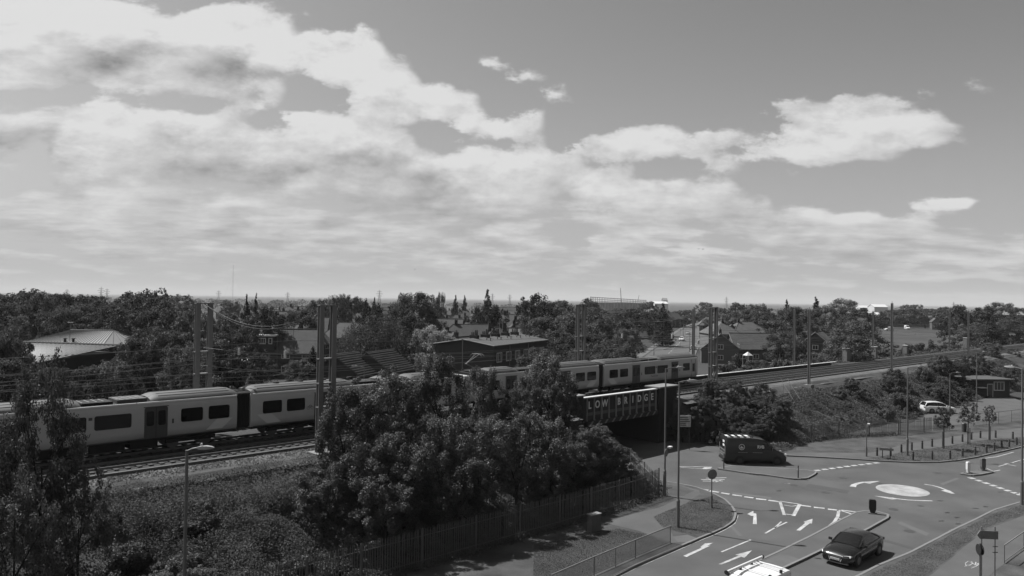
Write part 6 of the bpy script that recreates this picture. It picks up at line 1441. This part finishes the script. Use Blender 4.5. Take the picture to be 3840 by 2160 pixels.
# --- trees of the town: px, top y, width px, distance, kind
LM = [(330, 'behind the striped metal roofs'), (700, 'in the left-hand woods'), (960, 'behind the left twin-column mast'), (1230, 'around the dormer house'), (1480, 'above the twin sheds'), (1720, 'near the pale-leaved tree'), (1960, 'behind the long brick block'), (2240, 'left of the far street'), (2480, 'left of the far street lamps'), (2720, 'at the head of the far street'), (3000, 'behind the bungalows'), (3240, 'beyond the lineside cabinets'), (3560, 'behind the open yard'), (9999, 'towards the right edge')]
TT = [(60,1090,230,150,'b1'),(150,1083,200,140,'b3'),(232,1092,120,150,'b2'),(10,1120,200,120,'b2'),(30,1180,190,100,'b3'),(305,1135,170,170,'b1'),(240,1150,180,135,'b2'),(545,1073,260,128,'b3'),(440,1130,190,150,'b1'),(600,1148,240,100,'b2'),(720,1150,230,98,'b3'),(825,1168,220,96,'b1'),(905,1175,190,92,'b3'),(640,1230,260,88,'b2'),(345,1182,200,150,'b1'),(570,1235,180,102,'b3'),(530,1260,200,86,'b1'),(780,1255,240,84,'b2'),(905,1290,190,86,'b3'),(400,1352,160,92,'b1'),(520,1315,120,90,'b3'),(200,1372,170,96,'b2'),(30,1290,180,92,'b1'),(480,1180,230,130,'b2'),(860,1240,220,90,'b1'),(700,1290,200,80,'b3'),
 (925,1106,75,160,'c1'),(960,1100,70,165,'c2'),(1006,1142,140,140,'d1'),(1130,1156,180,165,'b1'),(1195,1116,110,240,'b3'),(1258,1110,80,250,'b4'),(1292,1107,80,255,'b4'),(1345,1106,110,260,'d1'),(1372,1112,40,240,'k1'),(1404,1116,60,300,'c1'),(1555,1091,200,180,'b1'),(1602,1096,150,185,'b2'),(1500,1132,170,160,'b3'),(1420,1138,150,165,'c2'),(1385,1150,110,160,'c1'),(1430,1190,280,118,'w1'),(1345,1215,180,122,'w1'),(985,1325,110,118,'b3'),(1130,1345,130,112,'b1'),(1180,1292,60,125,'k1'),(1615,1217,180,118,'p1'),(1665,1235,120,122,'p1'),(1610,1325,150,94,'b1'),
 (1655,1100,40,300,'b4'),(1708,1108,60,360,'c1'),(1742,1108,60,360,'c2'),(1828,1087,105,240,'c1'),(1845,1135,130,175,'d1'),(1800,1142,100,180,'d1'),(2008,1090,160,190,'d1'),(2210,1113,100,380,'d1'),(2085,1122,160,230,'b1'),(2150,1135,200,200,'b3'),(2060,1180,230,150,'b2'),(2160,1175,240,145,'b1'),(2255,1150,210,165,'b3'),(2100,1235,220,125,'b3'),(2220,1240,220,125,'b2'),(2320,1195,170,175,'b1'),(2390,1152,190,300,'d1'),(2450,1166,150,320,'d1'),(2486,1138,110,250,'c1'),(2430,1126,80,520,'f1'),(2345,1225,150,150,'b2'),(2300,1275,180,120,'b3'),(2190,1300,170,115,'b1'),(1975,1215,60,150,'b4'),
 (2642,1129,80,640,'f2'),(2570,1160,90,460,'f1'),(2560,1180,70,440,'f3'),(2700,1150,120,300,'b2'),(2772,1130,90,450,'f1'),(2800,1158,150,290,'b1'),(2880,1148,150,240,'b3'),(2840,1142,110,300,'b4'),(2950,1124,90,270,'c1'),(2990,1146,150,210,'b1'),(2905,1195,170,200,'b2'),(3060,1114,120,260,'c2'),(3105,1146,150,225,'b2'),(3165,1117,160,350,'p1'),(3230,1152,120,300,'b1'),(3190,1190,150,170,'b3'),(3210,1200,220,160,'b1'),(3180,1250,190,140,'b2'),(2930,1240,150,170,'b1'),(2990,1262,90,165,'b3'),(3130,1290,90,150,'b1'),(2650,1210,60,420,'f3'),(2690,1185,110,330,'b2'),
 (3310,1165,60,470,'k1'),(3400,1152,130,540,'f1'),(3350,1160,110,520,'f2'),(3470,1153,120,540,'f2'),(3560,1147,110,520,'f1'),(3620,1136,200,240,'d1'),(3690,1142,150,245,'d1'),(3752,1131,120,380,'b1'),(3650,1205,120,230,'b3'),(3720,1190,140,210,'c1'),(3820,1150,120,320,'b2'),(3800,1195,150,220,'b1'),(3400,1138,60,800,'f1'),(3440,1138,60,820,'f2'),(3600,1175,100,470,'f2')]
for px, ty, wp, Y, k in TT:
    x = xz(px, Y); z0 = gz(Y); h = zat(px, ty, Y)-z0; w = wp/FPX*Y*1.1; zone = next(p for lim, p in LM if px < lim)
    kn = {'c': 'dark conifer', 'd': 'dense dark tree', 'k': 'narrow columnar tree', 'w': 'weeping tree', 'p': 'pale-leaved tree'}.get(k[0], h_words(h, w)+' leafy tree')
    if k == 'p1' and 1500 < px < 1700: zone = 'beside the long brick block'
    tree((x, Y, z0), h, w, k, kn+' '+zone, group='trees of the town beyond the line')
# filler trees further out
rt = random.Random(21)
for i in range(110):
    px = rt.uniform(-40, 3880); Y = rt.uniform(260, 820)
    if 2370 < px < 2700 and Y < 620: continue
    if 940 < px < 2100 and Y < 720: continue
    if px > 2950 and Y < 640: continue
    k = rt.choice(('f1', 'f2', 'f3', 'f1', 'f2', 'c1')); h = rt.uniform(7, 12)+(2.5 if px < 900 else 0); w = h*rt.uniform(.7, 1.15)*(.55 if k == 'c1' else 1); zone = next(p for lim, p in LM if px < lim)
    tree((xz(px, Y), Y, gz(Y)), h, w, k, 'small far tree '+zone, group='small trees scattered through the far town')
for i in range(34):                                     # continuous woods on the left
    px = rt.uniform(-60, 760); Y = rt.uniform(190, 420); h = rt.uniform(11, 16); tree((xz(px, Y), Y, gz(Y)), h, h*rt.uniform(.8, 1.1), rt.choice(('f1', 'f2', 'f3')), 'tree in the depth of the left-hand woods', group='woods at the left')
# far woodland that reads as one mass
rs = np.random.RandomState(31); cs = []; 
for i in range(520):
    Y = rs.uniform(850, 2600); px = rs.uniform(-200, 4050); dens = 1.0 if px < 1500 else .55 if px < 2300 else .25
    if rs.rand() > dens: continue
    x = xz(px, Y); hh = rs.uniform(7, 13)*(1.15 if px < 1300 else .8); rr = rs.uniform(8, 26); n = 60
    q = rs.normal(size=(n, 3)); q /= np.linalg.norm(q, axis=1, keepdims=True); q[:, 2] = np.abs(q[:, 2]); cs.append(np.array([x, Y, -8.4])+q*np.array([rr, rr*.5, hh]))
C_ = np.concatenate(cs); o = link('far_woodland', leaf_mesh('far_woodland', C_, rs.normal(size=C_.shape)+np.array([0, 0, .6]), 4.2, L_FAR, .8, 3), None); stuff(o); o['label'] = 'hazy far woodland merging along the skyline'; o['category'] = 'woodland'
# undergrowth on the slopes: nobody could count it
def undergrowth(name, s0, s1, w0, w1, zf, n, leaf, label, mounds=90, seed=1, lm=L_UNDER, hmax=.9, patchy=0.):
    rs = np.random.RandomState(seed); ms = np.stack([rs.uniform(s0, s1, mounds), rs.uniform(w0, w1, mounds), rs.uniform(.8, 2.2, mounds), rs.uniform(.25, hmax, mounds)], 1)
    S = rs.uniform(s0, s1, n); Wv = rs.uniform(w0, w1, n); hgt = np.full(n, .10)
    for a, b, r, hh in ms: hgt = np.maximum(hgt, hh*np.clip(1-((S-a)**2+(Wv-b)**2)/r**2, 0, 1)**.5)
    if patchy:
        ph = np.sin(S*.9+np.sin(Wv*1.3)*1.5)*np.sin(Wv*1.1+np.sin(S*.7)*2)+rs.normal(size=n)*.5; keep = ph > -patchy; S, Wv, hgt = S[keep], Wv[keep], hgt[keep]; n = len(S)
    pts = np.empty((n, 3))
    bw = np.array([bend(s) for s in S]); z = np.array([max(0., zf(w, s)) if zf is emb_z else zf(w) for w, s in zip(Wv, S)])
    pts[:, 0] = _O.x+_T.x*S+_Nn.x*(Wv+bw); pts[:, 1] = _O.y+_T.y*S+_Nn.y*(Wv+bw); pts[:, 2] = z+hgt*rs.uniform(.55, 1.1, n)+.03
    nn = rs.normal(size=(n, 3))*.6+np.array([0, 0, .8]); o = link(name, leaf_mesh(name, pts, nn, leaf, lm, .5, seed), None); stuff(o); o['label'] = label; o['category'] = 'undergrowth'
undergrowth('slope_undergrowth', -66, -8.5, 9.0, 17.6, emb_z, 230000, .115, 'tangled bramble on the slope below the train', 260, 2, hmax=1.5, patchy=.55)
undergrowth('dry_weeds', -66, -8.5, 6.9, 10.2, emb_z, 60000, .09, 'dry weeds below the ballast edge', 90, 22, L_LAWN, .5, .75)
undergrowth('slope_undergrowth', 10, 120, 8.2, 16.4, emb_z, 170000, .16, 'rough weeds on the slope right of the bridge', 170, 5)
undergrowth('slope_undergrowth', -70, -8, -15, -5.6, emb_zf, 40000, .26, 'rough growth on the far bank behind the train', 120, 6)
undergrowth('slope_undergrowth', 10, 150, -15, -5.0, emb_zf, 50000, .28, 'rough growth on the far bank of the right-hand tracks', 150, 7)
# weeds through the long fence and tufts on the verges
def tufts(name, poly_pts, n, leaf, label, seed, z=.11):
    rs = np.random.RandomState(seed); P0 = []
    for a, b, spread, k in poly_pts:
        t = rs.rand(k)[:, None]; P0.append(np.array(a)[None]*(1-t)+np.array(b)[None]*t+rs.normal(size=(k, 3))*np.array([spread, spread, 0]))
    C_ = np.concatenate(P0); C_[:, 2] = z+np.abs(rs.normal(size=len(C_)))*.16; o = link(name, leaf_mesh(name, C_, rs.normal(size=C_.shape)*.8+np.array([0, 0, .5]), leaf, L_UNDER, .4, seed), None); stuff(o); o['label'] = label; o['category'] = 'weeds'
tufts('fence_weeds', [(fl[i], fl[i+1], .3, 2600) for i in range(5)], 0, .13, 'weeds growing along the foot of the long fence', 8)
tufts('fence_weeds', [(fr[i], fr[i+1], .4, 1500) for i in range(3)], 0, .14, 'weeds along the fence behind the far verge', 18)
def lawn(name, poly, n, label, seed, leaf=.07, z=.115):
    rs = np.random.RandomState(seed); xs_ = [p.x for p in poly]; ys_ = [p.y for p in poly]; pts = []
    X = rs.uniform(min(xs_), max(xs_), n*4); Yv = rs.uniform(min(ys_), max(ys_), n*4); ins = np.zeros(n*4, bool); k = len(poly)
    for i in range(k):
        a, b = poly[i], poly[(i+1) % k]; c = ((a.y > Yv) != (b.y > Yv)) & (X < (b.x-a.x)*(Yv-a.y)/(b.y-a.y+1e-9)+a.x); ins ^= c
    X, Yv = X[ins][:n], Yv[ins][:n]; C_ = np.stack([X, Yv, np.full(len(X), z)+rs.uniform(0, .05, len(X))], 1)
    o = link(name, leaf_mesh(name, C_, rs.normal(size=C_.shape)*.5+np.array([0, -.1, .8]), leaf, L_LAWN, .35, seed), None); stuff(o); o['label'] = label; o['category'] = 'grass'
lawn('grass', [z7(*p, .11) for p in ((990,965),(1060,1045),(1190,1085),(1290,1100),(1450,1095),(1560,1050),(1630,1000),(1640,950),(1610,900),(1540,840),(1440,800),(1300,840),(1060,930))], 40000, 'short grass on the oval verge under the lamp post', 41, .06)
lawn('grass', [z8(*p, .11) for p in ((900,1452),(1050,1372),(1270,1285),(1500,1160),(1650,1080),(1830,995),(1960,930),(2195,860),(2195,935),(1890,1050),(1690,1195),(1570,1310),(1440,1415),(1350,1452))], 50000, 'dry grass on the strip between kerb and path at the lower right', 42, .06)
lawn('grass', [z8(*p, .11) for p in ((900,490),(1010,475),(1200,430),(1500,395),(1850,338),(2195,312),(2195,375),(2000,420),(1800,465),(1650,490),(1500,505),(1250,507))], 40000, 'short grass around the timber bollards', 43, .075)
lawn('grass', [z7(*p, .11) for p in ((0,1190),(400,1120),(700,1060),(900,1100),(1100,1180),(800,1300),(450,1449),(0,1449))], 36000, 'shaded grass between the long fence and the guard railing', 44, .065)
# young trees on the far verge
for x, y, top, wp, lb in ((1535, 402, 60, 175, 'young tree on the bollard verge, nearest the kerb'), (1733, 367, 20, 190, 'young tree with the fullest crown behind the bollards'), (1908, 327, 45, 120, 'slim young tree at the back of the bollard verge')):
    b = z8(x, y, .11); zt = atY(2840+x*.4556, 1500+top*.4556, b.y).z; hh = zt-.11; w = wp*.4556/FPX*b.y
    t = thing('young_tree', lb, 'tree', b, random.random()*6, 'young trees on the far verge'); me, tme = proto('y1', *KINDS['y1'])
    c = link('crown', me, None, t); c.scale = (w/2.6, w/2.6, hh*.72/4); c.location.z = hh*.32
    m = MB(); m.tube((0, 0, -.1), (.03, 0, hh*.5), .07, .05, 8); m.tube((.03, 0, hh*.5), (0, .02, hh*.8), .05, .02, 8); m.build('trunk', M_BARK, t)
    m = MB(); m.tube((.2, .1, -.1), (.2, .1, hh*.4), .04, .04, 8); m.build('stake', M_WOOD, t)

# ================================================================== LABELS THAT SINGLE OUT
ORD = ['first', 'second', 'third', 'fourth', 'fifth', 'sixth', 'seventh', 'eighth', 'ninth', 'tenth', 'eleventh', 'twelfth', 'thirteenth', 'fourteenth', 'fifteenth', 'sixteenth', 'seventeenth', 'eighteenth', 'nineteenth', 'twentieth']
ORD += ['twenty-'+o for o in ORD[:9]]+['thirtieth']+['thirty-'+o for o in ORD[:9]]
by = {}
for o in col.objects:
    if o.parent is None and o.get('label') and o.get('category'): by.setdefault(o['label'], []).append(o)
for lb, os_ in by.items():
    if 1 < len(os_) <= 39:
        os_.sort(key=lambda o: o.location.x/max(1, o.location.y))
        for i, o in enumerate(os_): o['label'] = '%s, %s from the left' % (lb, ORD[i])

# ================================================================== HAZE
if HAZE:
    mb = MB(); mb.b2((-41000, -400, -10.5), (41000, 41000, 185)); hz_o = mb.build('haze', None); stuff(hz_o); hz_o['label'] = 'thin pale air fading the distance'; hz_o['category'] = 'haze'
    hm = bpy.data.materials.new('haze'); hm.use_nodes = True; ht = hm.node_tree; ht.nodes.clear(); ho = ht.nodes.new('ShaderNodeOutputMaterial'); pv_ = ht.nodes.new('ShaderNodeVolumePrincipled')
    pv_.inputs['Color'].default_value = (.6, .6, .6, 1); pv_.inputs['Density'].default_value = HAZE; ht.links.new(pv_.outputs[0], ho.inputs['Volume']); hz_o.data.materials.append(hm)
